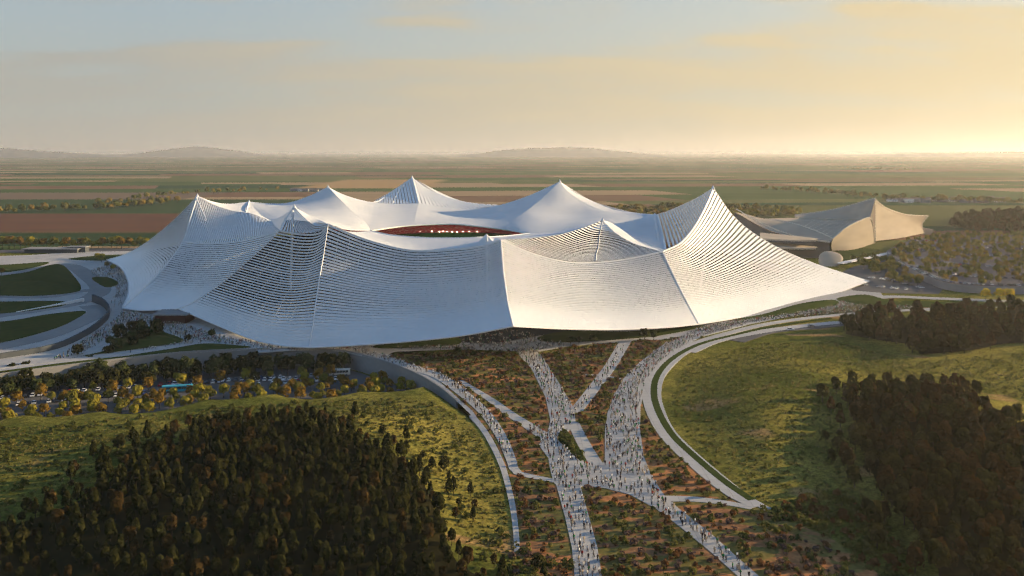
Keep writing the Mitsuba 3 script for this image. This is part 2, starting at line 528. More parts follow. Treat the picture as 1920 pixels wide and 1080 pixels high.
spoke = gpoly([(968, 661), (997, 693), (1023, 746), (1032, 790), (1026, 815), (1010, 835), (1028, 860), (1031, 880), (1038, 905), (1043, 911), (1059, 969), (1072, 1027), (1080, 1110),
               (1133, 1110), (1120, 1027), (1104, 969), (1088, 912), (1133, 916), (1180, 928), (1230, 955), (1276, 990), (1332, 1036), (1415, 1110), (1455, 1110), (1381, 1045), (1332, 1001), (1273, 955),
               (1247, 932), (1222, 895), (1207, 857), (1200, 804), (1201, 763), (1207, 740), (1212, 717), (1236, 682), (1268, 658), (1315, 632), (1400, 610), (1400, 598), (1315, 615), (1239, 650), (1201, 679),
               (1169, 711), (1152, 740), (1139, 775), (1134, 810), (1134, 862), (1128, 878), (1095, 868), (1082, 846), (1062, 816), (1079, 790), (1076, 766), (1047, 717), (1015, 667), (1000, 655), (975, 655)], 0, False)
lens = gpoly([(1050, 812), (1063, 809), (1080, 834), (1099, 862), (1088, 866), (1064, 845), (1043, 823)], 0, False)
spoke = spoke.buffer(1.2).buffer(-1.2).difference(lens)
path('path', spoke, 0.25)
path('path', ribbon([(1176, 634), (1146, 685), (1114, 728), (1078, 774)], [6.2, 5.0]), 0.24)
path('path', ribbon([(1074, 792), (1094, 832), (1122, 878)], [4.4, 4.6]).difference(lens), 0.235)
path('path', ribbon([(862, 714), (918, 749), (955, 776), (994, 801), (1032, 826)], [2.5, 5.5]), 0.24)
path('path', ribbon([(1235, 936), (1300, 937), (1360, 944), (1410, 953)], [4.2, 2.6]), 0.23)
path('path', ribbon([(1098, 703), (1130, 705), (1165, 711)], [1.6, 1.6]), 0.22)
path('path', ribbon([(1140, 642), (1176, 636), (1240, 634), (1290, 622)], [6, 8]), 0.22)
# curved promenade along the left
path('promenade', ribbon([(480, 658), (560, 653), (640, 655), (710, 670), (772, 690), (822, 706), (868, 738), (910, 776), (940, 820), (958, 862), (966, 884), (985, 892), (1040, 903)], [9.0, 2.6]), 0.27)
path('promenade', ribbon([(885, 780), (912, 815), (940, 870), (957, 930), (966, 985), (970, 1040)], [2.4, 1.4]), 0.26)
# curved promenade along the right: two paths with a green verge between
path('promenade', ribbon([(1420, 951), (1380, 932), (1336, 900), (1290, 860), (1250, 820), (1226, 780), (1216, 745), (1222, 706), (1250, 675), (1300, 646), (1370, 624), (1450, 606), (1560, 592), (1700, 582), (1990, 570)], [4.4, 6.5]), 0.26)
path('promenade', ribbon([(1440, 956), (1398, 932), (1350, 894), (1300, 851), (1258, 808), (1238, 766), (1233, 734), (1243, 702), (1276, 668), (1300, 655)], [2.6, 3.4]), 0.25)
path('promenade', ribbon([(1292, 660), (1340, 640), (1400, 627), (1470, 616), (1560, 606), (1650, 600)], [7, 7]), 0.24)
verge_green = ribbon([(1410, 939), (1360, 905), (1306, 860), (1262, 818), (1236, 775), (1226, 738), (1233, 704), (1262, 672), (1312, 646), (1380, 628), (1460, 611), (1560, 597)], [2.6, 3.0])
obj('grass_verge', sheet(verge_green, 0.30), 'lawn_grass', None, kind='structure')
obj('planting_bed', sheet(lens.buffer(0.3), 0.22), 'lawn_grass', None, kind='structure')
# roads
path('road', ribbon([(1380, 640), (1440, 622), (1520, 614), (1600, 606), (1700, 600)], [9, 9]), 0.2, 'asphalt')
path('road', ribbon([(1560, 570), (1660, 557), (1760, 560), (1920, 566), (2050, 568)], [10, 9]), 0.2, 'paving')
path('road', ribbon([(1640, 560), (1700, 572), (1752, 584), (1800, 583)], [4, 4]), 0.21, 'paving')
path('road', ribbon([(-150, 490), (60, 483), (120, 488), (175, 492), (215, 500)], [14, 12]), 0.2)
path('road', ribbon([(-150, 474), (100, 470), (260, 468), (420, 460)], [26, 20]), 0.19, 'asphalt')
path('road', ribbon([(-150, 522), (0, 518), (120, 497), (170, 522), (188, 545), (150, 566), (80, 580), (-60, 600), (-150, 612)], [13, 15]), 0.2, 'concrete')
path('road', ribbon([(-150, 556), (0, 556), (90, 556), (150, 546), (185, 545)], [14, 12]), 0.21, 'concrete')
path('road', ribbon([(-150, 680), (0, 650), (80, 632), (150, 604), (186, 585), (170, 573)], [16, 14]), 0.2, 'concrete')
path('path', ribbon([(-120, 706), (60, 683), (175, 671), (248, 661), (344, 645), (360, 638)], [3, 3.2]), 0.22)

# lawns on the terrace and berms
lawns = []


def lawn(pts, h, name='lawn'):
    poly = gpoly(pts, 0)
    lawns.append(poly)
    x0, y0, x1, y1 = poly.bounds
    P = [np.array(poly.exterior.coords)[:-1, :2]]
    for k in (0.25, 0.55, 0.8):
        r = math.sqrt(poly.area) * 0.3 * k
        q = poly.buffer(-r)
        q = max(getattr(q, 'geoms', [q]), key=lambda a: a.area)
        if q.is_empty:
            break
        P.append(cr(np.array(q.exterior.coords)[:-1:2, :2], closed=True)[::4] if len(q.exterior.coords) > 8 else np.array(q.exterior.coords)[:-1])
    from scipy.spatial import Delaunay
    A = np.vstack(P)
    d = shapely.distance(poly.boundary, shapely.points(A))
    t = np.clip(d / (math.sqrt(poly.area) * 0.24), 0, 1)
    tri = Delaunay(A).simplices
    c = A[tri].mean(1)
    tri = tri[inside(poly.buffer(0.01), c)]
    a = A[tri]
    cw = ((a[:, 1, 0] - a[:, 0, 0]) * (a[:, 2, 1] - a[:, 0, 1]) - (a[:, 1, 1] - a[:, 0, 1]) * (a[:, 2, 0] - a[:, 0, 0])) < 0
    tri[cw] = tri[cw][:, ::-1]
    obj(name, (np.c_[A, 0.32 + h * t * t * (3 - 2 * t)], tri), 'lawn_grass', None, True, kind='structure')


lawn([(-160, 545), (0, 526), (60, 508), (95, 497), (118, 498), (140, 520), (152, 540), (138, 549), (75, 555), (0, 555), (-160, 553)], 7.0)
lawn([(-160, 566), (0, 566), (90, 565), (124, 567), (108, 576), (0, 589), (-160, 598)], 1.5)
lawn([(-160, 612), (0, 604), (90, 590), (158, 584), (146, 597), (100, 618), (0, 644), (-160, 668)], 2.5)
lawn([(172, 522), (200, 520), (222, 530), (214, 537), (195, 538)], 1.0)
lawn([(205, 655), (240, 622), (282, 613), (310, 624), (344, 640), (280, 652), (160, 668), (130, 673)], 2.5)
lawn([(240, 668), (320, 655), (382, 645), (440, 648), (470, 652), (400, 657), (310, 664)], 0.6)
lawn([(-120, 712), (0, 697), (130, 680), (330, 659), (420, 655), (330, 662), (130, 685), (0, 702), (-120, 717)], 0.1)
lawn([(700, 650), (740, 641), (800, 635), (850, 632), (866, 640), (850, 648), (780, 652), (720, 654)], 2.0)
lawn([(1008, 634), (1060, 622), (1180, 622), (1300, 612), (1320, 613), (1250, 628), (1180, 636), (1080, 642), (1030, 642)], 2.0)
lawn([(1360, 602), (1430, 590), (1500, 570), (1560, 563), (1570, 572), (1510, 585), (1420, 598)], 1.5)
lawn([(1570, 560), (1620, 553), (1660, 562), (1720, 574), (1640, 575), (1590, 570)], 1.0)
lawn([(1690, 566), (1760, 566), (1920, 571), (1990, 573), (1900, 575), (1750, 578)], 0.6)
lawn([(-160, 500), (0, 497), (90, 492), (60, 503), (0, 512), (-160, 520)], 0.6)
lawn([(128, 486), (180, 480), (240, 478), (230, 486), (180, 489)], 0.4)
lawn([(1570, 470), (1620, 466), (1650, 470), (1600, 486), (1580, 488)], 0.6)

# retaining wall along the sunk car park, its floor, wall of the ramp at the left, deck of the right car park
obj('retaining_wall', wall_mesh(wall_c[:84], np.linspace(LOW - 1, LOW - 1, 84), np.r_[np.full(70, 0.9), np.linspace(0.9, 0.4, 14)], 0.8), 'concrete', None,
    label='long curved pale concrete retaining wall between sunken car park and terrace', category='wall')
lot_low = low_poly.intersection(Polygon(np.vstack([wall_c - 0.0, near_edge])).buffer(-0.2)).buffer(-1.5)
obj('parking_lot', sheet(lot_low, LOW + 0.12), 'asphalt', None, kind='structure')
ramp_c = gline([(172, 566), (192, 575), (202, 590), (192, 606), (160, 629), (100, 655), (0, 672), (-120, 690)], 0, 70)
obj('retaining_wall', wall_mesh(ramp_c, -0.5, np.linspace(5.0, 2.2, 70), 1.2), 'steel_dark', None,
    label='dark curved wall along the outer side of the ramp road at far left', category='wall')
obj('retaining_wall', wall_mesh(gline([(158, 566), (150, 566), (100, 575), (30, 586)], 0, 30), -0.5, np.linspace(2.4, 0.6, 30), 0.8), 'steel_white', None,
    label='low white parapet between two roads at far left', category='wall')
deck = gpoly([(1668, 483), (1690, 497), (1740, 520), (1780, 533), (1860, 539), (2100, 542), (2100, 440), (1860, 440), (1745, 443), (1690, 455), (1664, 470)], 4.0, False)
scene['worn_asphalt'] = diffuse((0.15, 0.14, 0.145))
obj('parking_lot', slab(deck, -0.3, 4.0), 'worn_asphalt', None, kind='structure')
obj('retaining_wall', wall_mesh(np.array(gline([(1664, 472), (1668, 484), (1690, 498), (1740, 521), (1780, 534), (1860, 540), (2100, 543)], 4.0, 60)), -0.3, 5.2, -0.5), 'concrete', None,
    label='pale parapet wall around the raised car park at right', category='wall')
bridge = ribbon([(1575, 493), (1620, 484), (1668, 474)], [5, 5], 4.0)
obj('footbridge', slab(bridge, 3.2, 4.2), 'steel_white', None, label='slim white footbridge from the pavilion terrace to the raised car park', category='bridge')
lot_mid = gpoly([(1560, 520), (1600, 500), (1660, 488), (1700, 512), (1770, 540), (1760, 552), (1660, 550), (1600, 545)], 0, False)
obj('parking_lot', sheet(lot_mid, 0.16), 'asphalt', None, kind='structure')

# ------------------------------------------------------------------ the stadium
ST = thing('stadium', 'huge white tent-like stadium with slatted fabric sides and pointed peaks around an open oculus', 'stadium')
P1, P2, P3, P4, P5, P6 = at(370, 367, 640), at(467, 378, 720), at(615, 350, 730), at(773, 332, 880), at(1050, 340, 760), at(1337, 352, 600)
P7, P8 = at(1130, 413, 545), at(552, 388, 520)
A, B, Cc, D, E, F, G = at(200, 487, 780), at(229, 578, 540), at(335, 579, 510), at(580, 652, 427), at(962, 612, 401), at(1310, 608, 482), at(1630, 527, 645)
TL1, L0, TF0, TF1, TF2 = at(343, 452, 590), at(525, 432, 500), at(615, 420, 490), at(939, 449, 472), at(1242, 472, 520)
V1, V34 = at(508, 414, 590), at(785, 381, 760)
OL, OR = at(695, 433, 615), at(992, 438, 612)


def rev(c):
    return c[::-1]


e_P1A = C3(P1, (345, 394, 655), (312, 425, 690), (272, 456, 725), (236, 476, 755), A)
e_P1TL = C3(P1, (356, 412, 615), TL1)
e_TLB = C3(TL1, (312, 496, 568), (268, 543, 550), B)
e_P1B = C3(P1, (356, 412, 615), TL1, (312, 496, 568), (268, 543, 550), B)
e_AB = C3(A, (226, 502, 715), (240, 528, 650), (240, 552, 590), B)
e_TLL0 = C3(TL1, (385, 456, 570), (440, 453, 545), (488, 443, 520), L0)
e_L0C = C3(L0, (492, 465, 500), (417, 530, 505), (365, 565, 508), Cc)
e_BC = C3(B, (262, 582, 530), (300, 581, 519), Cc)
e_L0TF0 = C3(L0, (570, 439, 492), (600, 436, 490), TF0)
e_TF0D = C3(TF0, (606, 480, 478), (596, 540, 458), (588, 600, 440), D)
e_CD = C3(Cc, (400, 607, 480), (470, 635, 452), (525, 648, 434), D)
e_TF0TF1 = C3(TF0, (690, 450, 488), (770, 469, 484), (850, 467, 478), (905, 460, 474), TF1)
e_TF1E = C3(TF1, (944, 510, 448), (952, 568, 420), E)
e_DE = C3(D, (660, 648, 421), (770, 640, 415), (870, 629, 408), E)
e_TF1TF2 = C3(TF1, (1000, 475, 482), (1060, 490, 492), (1110, 492, 502), (1170, 486, 511), TF2)
e_TF2F = C3(TF2, (1262, 515, 508), (1284, 560, 494), F)
e_EF = C3(E, (1060, 617, 424), (1160, 618, 446), (1250, 614, 466), F)
e_TF2P6 = C3(TF2, (1276, 455, 540), (1301, 425, 562), (1321, 389, 582), P6)
e_P6G = C3(P6, (1380, 410, 612), (1440, 454, 620), (1520, 491, 632), G)
e_FG = C3(F, (1400, 593, 520), (1500, 569, 570), (1575, 547, 610), G)

facades = [  # (patch, slats, first duty, last duty, start of the closing, label)
    ('F1', Patch(e_TF0TF1, e_DE, e_TF0D, e_TF1E), 38, 0.56, 0.93, 0.56),
    ('F2', Patch(e_TF1TF2, e_EF, e_TF1E, e_TF2F), 38, 0.62, 0.93, 0.58),
    ('F3', Patch(e_TF2P6, e_FG, e_TF2F, e_P6G), 44, 0.62, 0.93, 0.45),
    ('F0', Patch(e_L0TF0, e_CD, e_L0C, e_TF0D), 40, 0.46, 0.90, 0.60),
    ('FL2', Patch(e_TLL0, e_BC, e_TLB, e_L0C), 34, 0.56, 0.96, 0.42),
    ('FL1', Patch(e_P1A[:1].repeat(48, 0), e_AB, e_P1A, e_P1B), 46, 0.58, 0.95, 0.5),
]
facade_labels = {'F1': 'blue-shaded slatted panel over the front of the stadium', 'F2': 'sunlit cream slatted panel right of the entrance corner', 'F3': 'bright slatted wing sweeping to the right tip',
                 'F0': 'slatted panel with dark gaps at the front left corner', 'FL2': 'slatted panel over the dark opening at left', 'FL1': 'slatted wing sweeping to the far left tip'}
for nm, pt, N, d0, d1, s0 in facades:
    fp = key('facade_panel', ST)
    labels[fp] = {'label': facade_labels[nm]}
    for k in range(N):
        v0 = k / N
        t = np.clip((v0 - s0) / (0.9 - s0), 0, 1)
        duty = d0 + (d1 - d0) * t * t * (3 - 2 * t)
        if nm == 'FL1' and k == 0:
            continue
        obj('slat', pt.slat(v0 + 0.0005, v0 + duty / N, n=34, th=0.3, bow={'F2': 0.0, 'F3': 0.05}.get(nm, -0.15)), 'fabric_slat', fp, 40)
    for q_ in np.linspace(0, 1, {'F1': 16, 'F2': 11, 'F3': 7, 'F0': 8, 'FL2': 9, 'FL1': 5}[nm])[1:-1]:
        tt = np.linspace(0.02, 0.99, 30)
        obj('cable', tube(pt.ev(np.full(30, q_), tt) + np.array([0, 1.0, -0.8]), 0.16, 4), 'steel_white', fp, True)

# smooth membranes of the roof
o_far = C3(OL, (735, 427, 642), (775, 423, 655), (845, 420.5, 665), (900, 425, 660), (950, 431, 645), OR)
o_far_L = C3(OL, (735, 427, 642), (775, 423, 655))
o_far_R = C3((775, 423, 655), (845, 420.5, 665), (900, 425, 660), (950, 431, 645))
o_near = C3(OL, (735, 441, 585), (800, 446, 567), (860, 446.5, 563), (905, 445, 565))
NUB = at(912, 438, 487)
r_P3OL = C3(P3, (640, 376, 705), (665, 400, 672), (688, 420, 640), OL)
membranes = [
    # front strip between the slatted front and the oculus, with the small corner peak
    ('fabric', Patch(o_near, C3(TF0, (690, 449.5, 488.5), (770, 468.5, 484.5), (850, 466.5, 478.5), (895, 460.5, 475)), C3(TF0, (655, 434, 545), OL)[::-1], C3((905, 445, 565), (895, 460.5, 475)))),
    ('fabric', Patch(C3((868, 465, 477), (893, 456, 480), NUB), C3((868, 465, 477), (900, 461.5, 474), TF1), C3((868, 465, 477), at(868, 465, 477) + 1e-3), C3(NUB, (924, 452.5, 476), TF1))),
    ('fabric', Patch(C3(NUB, (922, 447, 520), (930, 445, 560)), C3(NUB, (924, 452.5, 476), TF1), C3(NUB, NUB + 1e-3), C3((930, 445, 560), TF1))),
    ('fabric', Patch(C3((905, 445, 565), (950, 442.5, 590), OR), C3((895, 460.5, 475), (920, 457, 473), TF1), C3((905, 445, 565), (895, 460.5, 475)), C3(OR, (965, 446, 550), TF1))),
    # west roof
    ('fabric', Patch(C3(P2, (500, 381, 722), (540, 380, 724), (580, 367, 727), P3), C3(V1, (552, 413, 555), TF0, (650, 431, 550), OL), C3(P2, (487, 401, 655), V1), r_P3OL)),
    ('fabric', Patch(C3(P3, (640, 363, 738), (670, 373, 745), (705, 380, 752), (745, 382.5, 757), V34), C3(P3, (640, 376, 705), (665, 400, 672), (688, 420, 640), OL, (735, 427, 642), (775, 423, 655)),
                     C3(P3, P3 + 1e-3), C3(V34, (780, 402, 705), (775, 423, 655)))),
    # north roof
    ('fabric', Patch(C3(V34, (830, 388, 760), (880, 391, 760), (930, 386, 760), (985, 369, 760), (1020, 354, 760), P5), o_far_R, C3(V34, (780, 402, 705), (775, 423, 655)),
                     C3(P5, (1012, 376, 725), (978, 402, 685), (952, 421, 658), (950, 431, 645)))),
    ('fabric', Patch(C3(P5, (1062, 356, 748), (1090, 376, 735), (1125, 392, 715), (1165, 401, 700), (1205, 404, 690), (1232, 402, 680)), C3((950, 431, 645), OR, (1060, 434, 610), (1130, 431, 585), (1190, 452, 562), (1246, 468, 545)),
                     C3(P5, (1012, 376, 725), (978, 402, 685), (952, 421, 658), (950, 431, 645)), C3((1232, 402, 680), (1240, 435, 610), (1246, 468, 545)))),
    ('fabric', Patch(C3(P5, (1068, 352, 775), (1105, 374, 765), (1150, 391, 740), (1195, 399, 705), (1232, 402, 680)), C3(P5, (1062, 356, 748), (1090, 376, 735), (1125, 392, 715), (1165, 401, 700), (1205, 404, 690), (1232, 402, 680)),
                     C3(P5, P5 + 1e-3), C3((1232, 402, 680), at(1232, 402, 680) + 1e-3))),
    # front peak in the middle right: sunlit back strip and hidden back slope
    ('fabric', Patch(C3(P7, (1150, 420, 562), (1200, 452, 560), (1246, 468, 545)), C3(P7, (1155, 437, 538), (1190, 457, 530), TF2), C3(P7, P7 + 1e-3), C3((1246, 468, 545), TF2))),
    ('fabric', Patch(C3(OR, (1060, 434, 610), (1110, 428, 590), P7), C3(TF1, (990, 447, 490), (1040, 441, 505), (1085, 430, 525), P7), C3(OR, (965, 446, 550), TF1), C3(P7, P7 + 1e-3))),
    # front left peak
    ('fabric', Patch(C3(P8, (575, 401, 525), (598, 412, 512), TF0), C3(P8, (572, 409, 508), (592, 424, 498), TF0), C3(P8, P8 + 1e-3), C3(TF0, TF0 + 1e-3))),
    ('fabric', Patch(C3(V1, (530, 404, 560), P8), C3(V1, (516, 426, 540), L0), C3(V1, V1 + 1e-3), C3(P8, (538, 408, 511), L0))),
    ('fabric', Patch(C3(P1, (400, 378, 660), (430, 382, 690), P2), C3(P1, (402, 384, 635), (440, 396, 625), (470, 400, 610), V1), C3(P1, P1 + 1e-3), C3(P2, (487, 401, 655), V1))),
]
for mat, pt in membranes:
    obj('roof_membrane', pt.mesh(30, 30), mat, ST, True)
# roof panels where the strips of cloth can be told apart
strips = [
    (Patch(C3((1232, 402, 680), (1262, 392, 660), (1300, 374, 630), P6), C3((1246, 468, 545), (1278, 452, 552), (1302, 423, 566), (1322, 387, 584), P6), C3((1232, 402, 680), (1240, 435, 610), (1246, 468, 545)), C3(P6, P6 + 1e-3)), 'v', 24, 0.50),
    (Patch(C3(P1, (402, 384, 635), (440, 396, 625), (470, 400, 610), V1), e_TLL0, e_P1TL, C3(V1, (516, 426, 540), L0)), 'v', 46, 0.68),
    (Patch(C3(P8, P8 + 1e-3), C3(L0, (570, 437, 492), (600, 433, 491), TF0), C3(P8, (538, 408, 511), L0), C3(P8, (572, 409, 508), (592, 424, 498), TF0)), 'v', 14, 0.52),
    (Patch(C3(P4, (738, 356, 840), (700, 378, 790)), C3(V34, (745, 383, 762), (700, 379.5, 775)), C3(P4, (779, 355, 820), V34), C3((700, 378, 790), (700, 379.5, 775))), 'v', 16, 0.74),
    (Patch(C3(P4, (800, 352, 845), (840, 370, 810), (885, 380, 790), (935, 384, 775)), C3(V34, (830, 388, 762), (880, 391, 762), (935, 386, 762)), C3(P4, (779, 355, 820), V34), C3((935, 384, 775), (935, 386, 762))), 'v', 20, 0.78),
    (Patch(C3(P7, P7 + 1e-3), C3(TF1, (1000, 474, 484), (1060, 489, 494), (1110, 491, 504), (1170, 485, 513), TF2), C3(P7, (1085, 430, 525), (1040, 441, 505), (990, 447, 490), TF1), C3(P7, (1155, 437, 538), (1190, 457, 530), TF2)), 'u', 26, 0.42),
]
for pt, al, N, duty in strips:
    rp = key('roof_panel', ST)
    labels[rp] = {'label': 'translucent roof panel of separate cloth strips'}
    for k in range(N):
        if al == 'u' and k == 0:
            continue
        obj('strip', pt.slat(k / N + 0.0005, (k + duty) / N, along=al, n=22, th=0.2), 'fabric_slat', rp, 40)
tt = np.linspace(0.02, 0.98, 30)
for a_, u0, u1, pt, o in ((0, 0.60, 0.60, strips[-1][0], 0.12), (1, 0.62, 0.74, facades[1][1], -0.5)):
    v_ = tt if a_ == 0 else tt * 0.72
    q = pt.ev(u0 + (u1 - u0) * tt, v_) + np.array([0.05, -o, o])
    obj('seam_cable', tube(q, 0.25), 'steel_white', ST, True)
# hidden back of the tent, down to the ground
back_top = np.vstack([C3(P1, (400, 378, 660), (430, 382, 690), P2)[:-1], C3(P2, (500, 381, 722), (540, 380, 724), (580, 367, 727), P3)[:-1], C3(P3, (640, 363, 738), (700, 379, 770), (738, 356, 840), P4)[:-1],
                      C3(P4, (840, 371, 815), (935, 385, 775), (1000, 366, 770), P5)[:-1], C3(P5, (1105, 375, 765), (1195, 400, 705), (1232, 402, 680), (1300, 374, 630), P6)])
back_bot = cr([A, [-330, 960, 2], [-160, 1080, 2], [60, 1060, 2], [215, 860, 2], G], len(back_top))
obj('back_panel', Patch(back_top, back_bot, e_P1A, e_P6G).mesh(60, 24), 'fabric', ST, True)
# ridge seams and hems
for c, r in ((e_P1B, 0.8), (e_L0C, 0.5), (e_TF0D, 0.7), (e_TF1E, 0.8), (e_TF2F, 0.8), (e_TF2P6, 0.9), (e_P6G, 0.5), (e_P1A, 0.5), (e_TF0TF1, 0.7), (e_TF1TF2, 0.7), (e_TLL0, 0.5), (e_L0TF0, 0.5)):
    obj('seam_cable', tube(c, r * 0.5), 'steel_white', ST, True)
for c in (e_AB, e_BC, e_CD, e_DE, e_EF, e_FG):
    obj('hem', tube(c, 0.4), 'steel_white', ST, True)
obj('oculus_ring', tube(np.vstack([o_far[:-1], rev(C3(OL, (735, 441, 585), (800, 446, 567), (860, 446.5, 563), (905, 445, 565), (950, 442.5, 590), OR))]), 0.6), 'steel_white', ST, True)
# masts and struts
for a, b, r in ((at(1228, 401, 648), at(1236, 466, 560), 0.7), (P8 - [0, 4, 2], at(545, 545, 492), 0.7), (P1 - [-2, 8, 1], at(386, 412, 600), 0.6),
                (at(396, 450, 588), at(408, 492, 575), 0.5), (P2, at(461, 398, 640), 0.6), (P4, V34, 0.9), (at(912, 440, 480), at(914, 560, 462), 0.6), (P6, np.array([P6[0] - 8, P6[1] + 6, 0]), 0.9),
                (P3, np.array([P3[0], P3[1], 20]), 0.9), (P5, np.array([P5[0], P5[1], 20]), 0.9)):
    obj('mast', tube(np.array([a, (a + b) / 2, b]), r), 'steel_white', ST, True)
for p in (P1, P2, P3, P4, P5, P6, P7, P8):
    m = trimesh.creation.cone(radius=1.6, height=3.2, sections=10)
    obj('peak_cap', (np.array(m.vertices) + p - [0, 0, 1.2], np.array(m.faces)), 'steel_white', ST, 40)

# seating bowl inside
OC = np.array([-45.0, 615.0])


def ring(a, b, z, n=72, ph=0.0):
    th = np.linspace(0, 2 * np.pi, n + 1)
    return np.c_[OC[0] + a * np.cos(th), OC[1] + b * np.sin(th), np.full(n + 1, z)]


def loft(rows):
    V = np.stack(rows, 1)
    return V.reshape(-1, 3), grid_faces(V.shape[0], V.shape[1])


obj('pitch', sheet(Polygon(ring(60, 50, 0)[:, :2] + [0, 22]), 35.0), 'pitch_grass', ST, label='green playing field glimpsed through the oculus')
foot = Polygon(np.vstack([e_CD[:, :2], e_DE[1:, :2], e_EF[1:, :2], e_FG[1:, :2], back_bot[::-1][1:, :2], e_AB[1:, :2], e_BC[1:-1, :2]])).buffer(0).buffer(-38)
obj('shade_floor', sheet(foot, 0.4), 'interior_shade', ST)  # dark sheet added so the inside looks shaded through the slat gaps
rows = []
for k in range(8):
    rows += [ring(60 + 4.0 * k, 50 + 4.0 * k, 35.3 + 0.85 * k, 60)[:31] + [0, 22, 0], ring(60 + 4.0 * k, 50 + 4.0 * k, 36.15 + 0.85 * k, 60)[:31] + [0, 22, 0]]
obj('stand', loft(rows), 'red_seats', ST, label='terraced stand of red seats around the pitch')
obj('bowl_wall', loft([ring(150, 118, 0) + [-17, 5, 0], ring(150, 118, 28) + [-17, 5, 0], ring(108, 102, 40)]), 'interior_shade', ST)
for z in (7, 14, 21, 27):
    obj('floor_slab', loft([ring(155, 123, z) + [-17, 5, 0], ring(155, 123, z + 1.1) + [-17, 5, 0], ring(150.2, 118.2, z + 1.1) + [-17, 5, 0]]), 'concrete', ST)
for k in range(48):
    th = 2 * np.pi * k / 48
    p = np.array([OC[0] - 17 + 154 * math.cos(th), OC[1] + 5 + 122 * math.sin(th), 0])
    if math.sin(th) < 0.35:
        obj('column', tube(np.array([p, p + [0, 0, 14], p + [0, 0, 27]]), 0.8), 'concrete', ST, True)
for x, y0, w in ((1104, 555, 3.0), (1184, 530, 2.4)):
    c = at(x, y0, 500)
    obj('stair_core', box(c[0] - w / 2 - 1.5, c[0] + w / 2 + 1.5, 514, 520, 0, 26), 'concrete', ST)
scene['lamp_glow'] = diffuse((0.8, 0.8, 0.8))
for x in (776, 788, 810, 824, 831, 838, 848, 857, 868, 880, 895):
    p = at(x, 433.6 + (x % 3) * 0.5, 684)
    m = trimesh.creation.icosphere(subdivisions=1, radius=0.55)
    k = key('floodlight', ST)
    scene[k] = {**mikit.ply((np.array(m.vertices) * [1, 0.5, 0.8] + p, np.array(m.faces)), 'lamp_glow'), 'emitter': {'type': 'area', 'radiance': {'type': 'rgb', 'value': [1.3, 1.25, 0.9]}}}

# ------------------------------------------------------------------ pavilion at the right
PV = thing('pavilion', 'tan shell-roofed pavilion with swooping pointed roofs right of the stadium', 'building')


def shell(name, pt, mat='tan_shell', lab=None):
    k = obj(name, pt.mesh(20, 20), mat, PV, True)
    if lab:
        labels[k] = {'label': lab}


PK = at(1641, 374, 950)
pr = C3(PK, (1641, 412, 945), (1642, 452, 935))
shell('wall_shell', Patch(C3(PK, (1662, 390, 968), (1698, 402, 1000), (1740, 405, 1030)), C3((1642, 452, 935), (1690, 446, 975), (1733, 437, 1032)), pr, C3((1740, 405, 1030), (1729, 420, 1028), (1733, 437, 1032))))
shell('wall_shell', Patch(C3((1562, 447, 842), (1585, 428, 855), (1612, 414, 872), (1631, 409, 888)), C3((1560, 470, 850), (1600, 468, 868), (1640, 456, 905)), C3((1562, 447, 842), (1559, 458, 846), (1560, 470, 850)), C3((1631, 409, 888), (1638, 430, 896), (1640, 456, 905))), lab='sunlit rounded wall panel')
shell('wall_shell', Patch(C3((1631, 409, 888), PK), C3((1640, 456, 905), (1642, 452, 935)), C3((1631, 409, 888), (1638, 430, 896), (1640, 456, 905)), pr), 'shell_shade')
shell('roof_shell', Patch(C3((1490, 403, 1080), (1550, 395, 1060), (1600, 383, 1020), (1635, 373, 975), PK), C3((1490, 405, 1060), (1550, 405, 1040), (1600, 395, 1000), PK), C3((1490, 403, 1080), (1490, 405, 1060)), C3(PK, PK + 1e-3)))
shell('roof_shell', Patch(C3((1490, 405, 1060), (1550, 405, 1040), (1600, 395, 1000), PK), C3((1490, 408, 1050), (1550, 411, 1024), (1600, 412, 975), (1632, 409.5, 900)), C3((1490, 405, 1060), (1490, 408, 1050)), C3(PK, (1637, 392, 928), (1632, 409.5, 900))))
s3_top = C3((1428, 410, 1000), (1490, 408.5, 1046), (1550, 411.5, 1022), (1600, 412.5, 972), (1631, 409, 888))
s3_bot = C3((1428, 410, 1000), (1480, 417, 945), (1530, 433, 880), (1562, 447, 842), (1585, 428, 855), (1612, 414, 872), (1631, 409, 888))
shell('roof_shell', Patch(s3_top, s3_bot, C3((1428, 410, 1000), at(1428, 410, 1000) + 1e-3), C3((1631, 409, 888), at(1631, 409, 888) + 1e-3)), lab='ribbed tan roof between the two wall panels')
rim = C3((1428, 410, 1000), (1480, 417, 945), (1530, 433, 880), (1562, 447, 842))
low_rim = C3((1378, 398, 985), (1440, 431, 925), (1500, 447, 868), (1556, 456, 838))
shell('roof_shell', Patch(rim, low_rim, C3((1428, 410, 1000), (1400, 402, 995), (1378, 398, 985)), C3((1562, 447, 842), (1556, 456, 838))), lab='steep shaded roof sweeping down behind the stadium')
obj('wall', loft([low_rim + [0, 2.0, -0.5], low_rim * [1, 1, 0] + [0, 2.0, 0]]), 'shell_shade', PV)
for y0, y1, Y0, Y1 in ((440, 449, 850, 812), (456, 464, 838, 800)):
    a_, b_ = C3((1425, y0 - 4, Y0), (1490, y0 + 2, Y0 - 3), (1534, y0 + 7, Y0 - 8)), C3((1425, y1 - 2, Y1), (1490, y1 + 1, Y1 - 3), (1530, y1 + 1, Y1 - 6))
    obj('canopy', loft([a_, b_, b_ - [0, 0, 1.4], a_ - [0, -2, 1.4]]), 'tan_shell', PV, 40)
obj('wall', loft([C3((1440, 462, 815), (1500, 466, 808), (1556, 462, 800)), C3((1440, 462, 815), (1500, 466, 808), (1556, 462, 800)) * [1, 1, 0]]), 'shell_shade', PV)
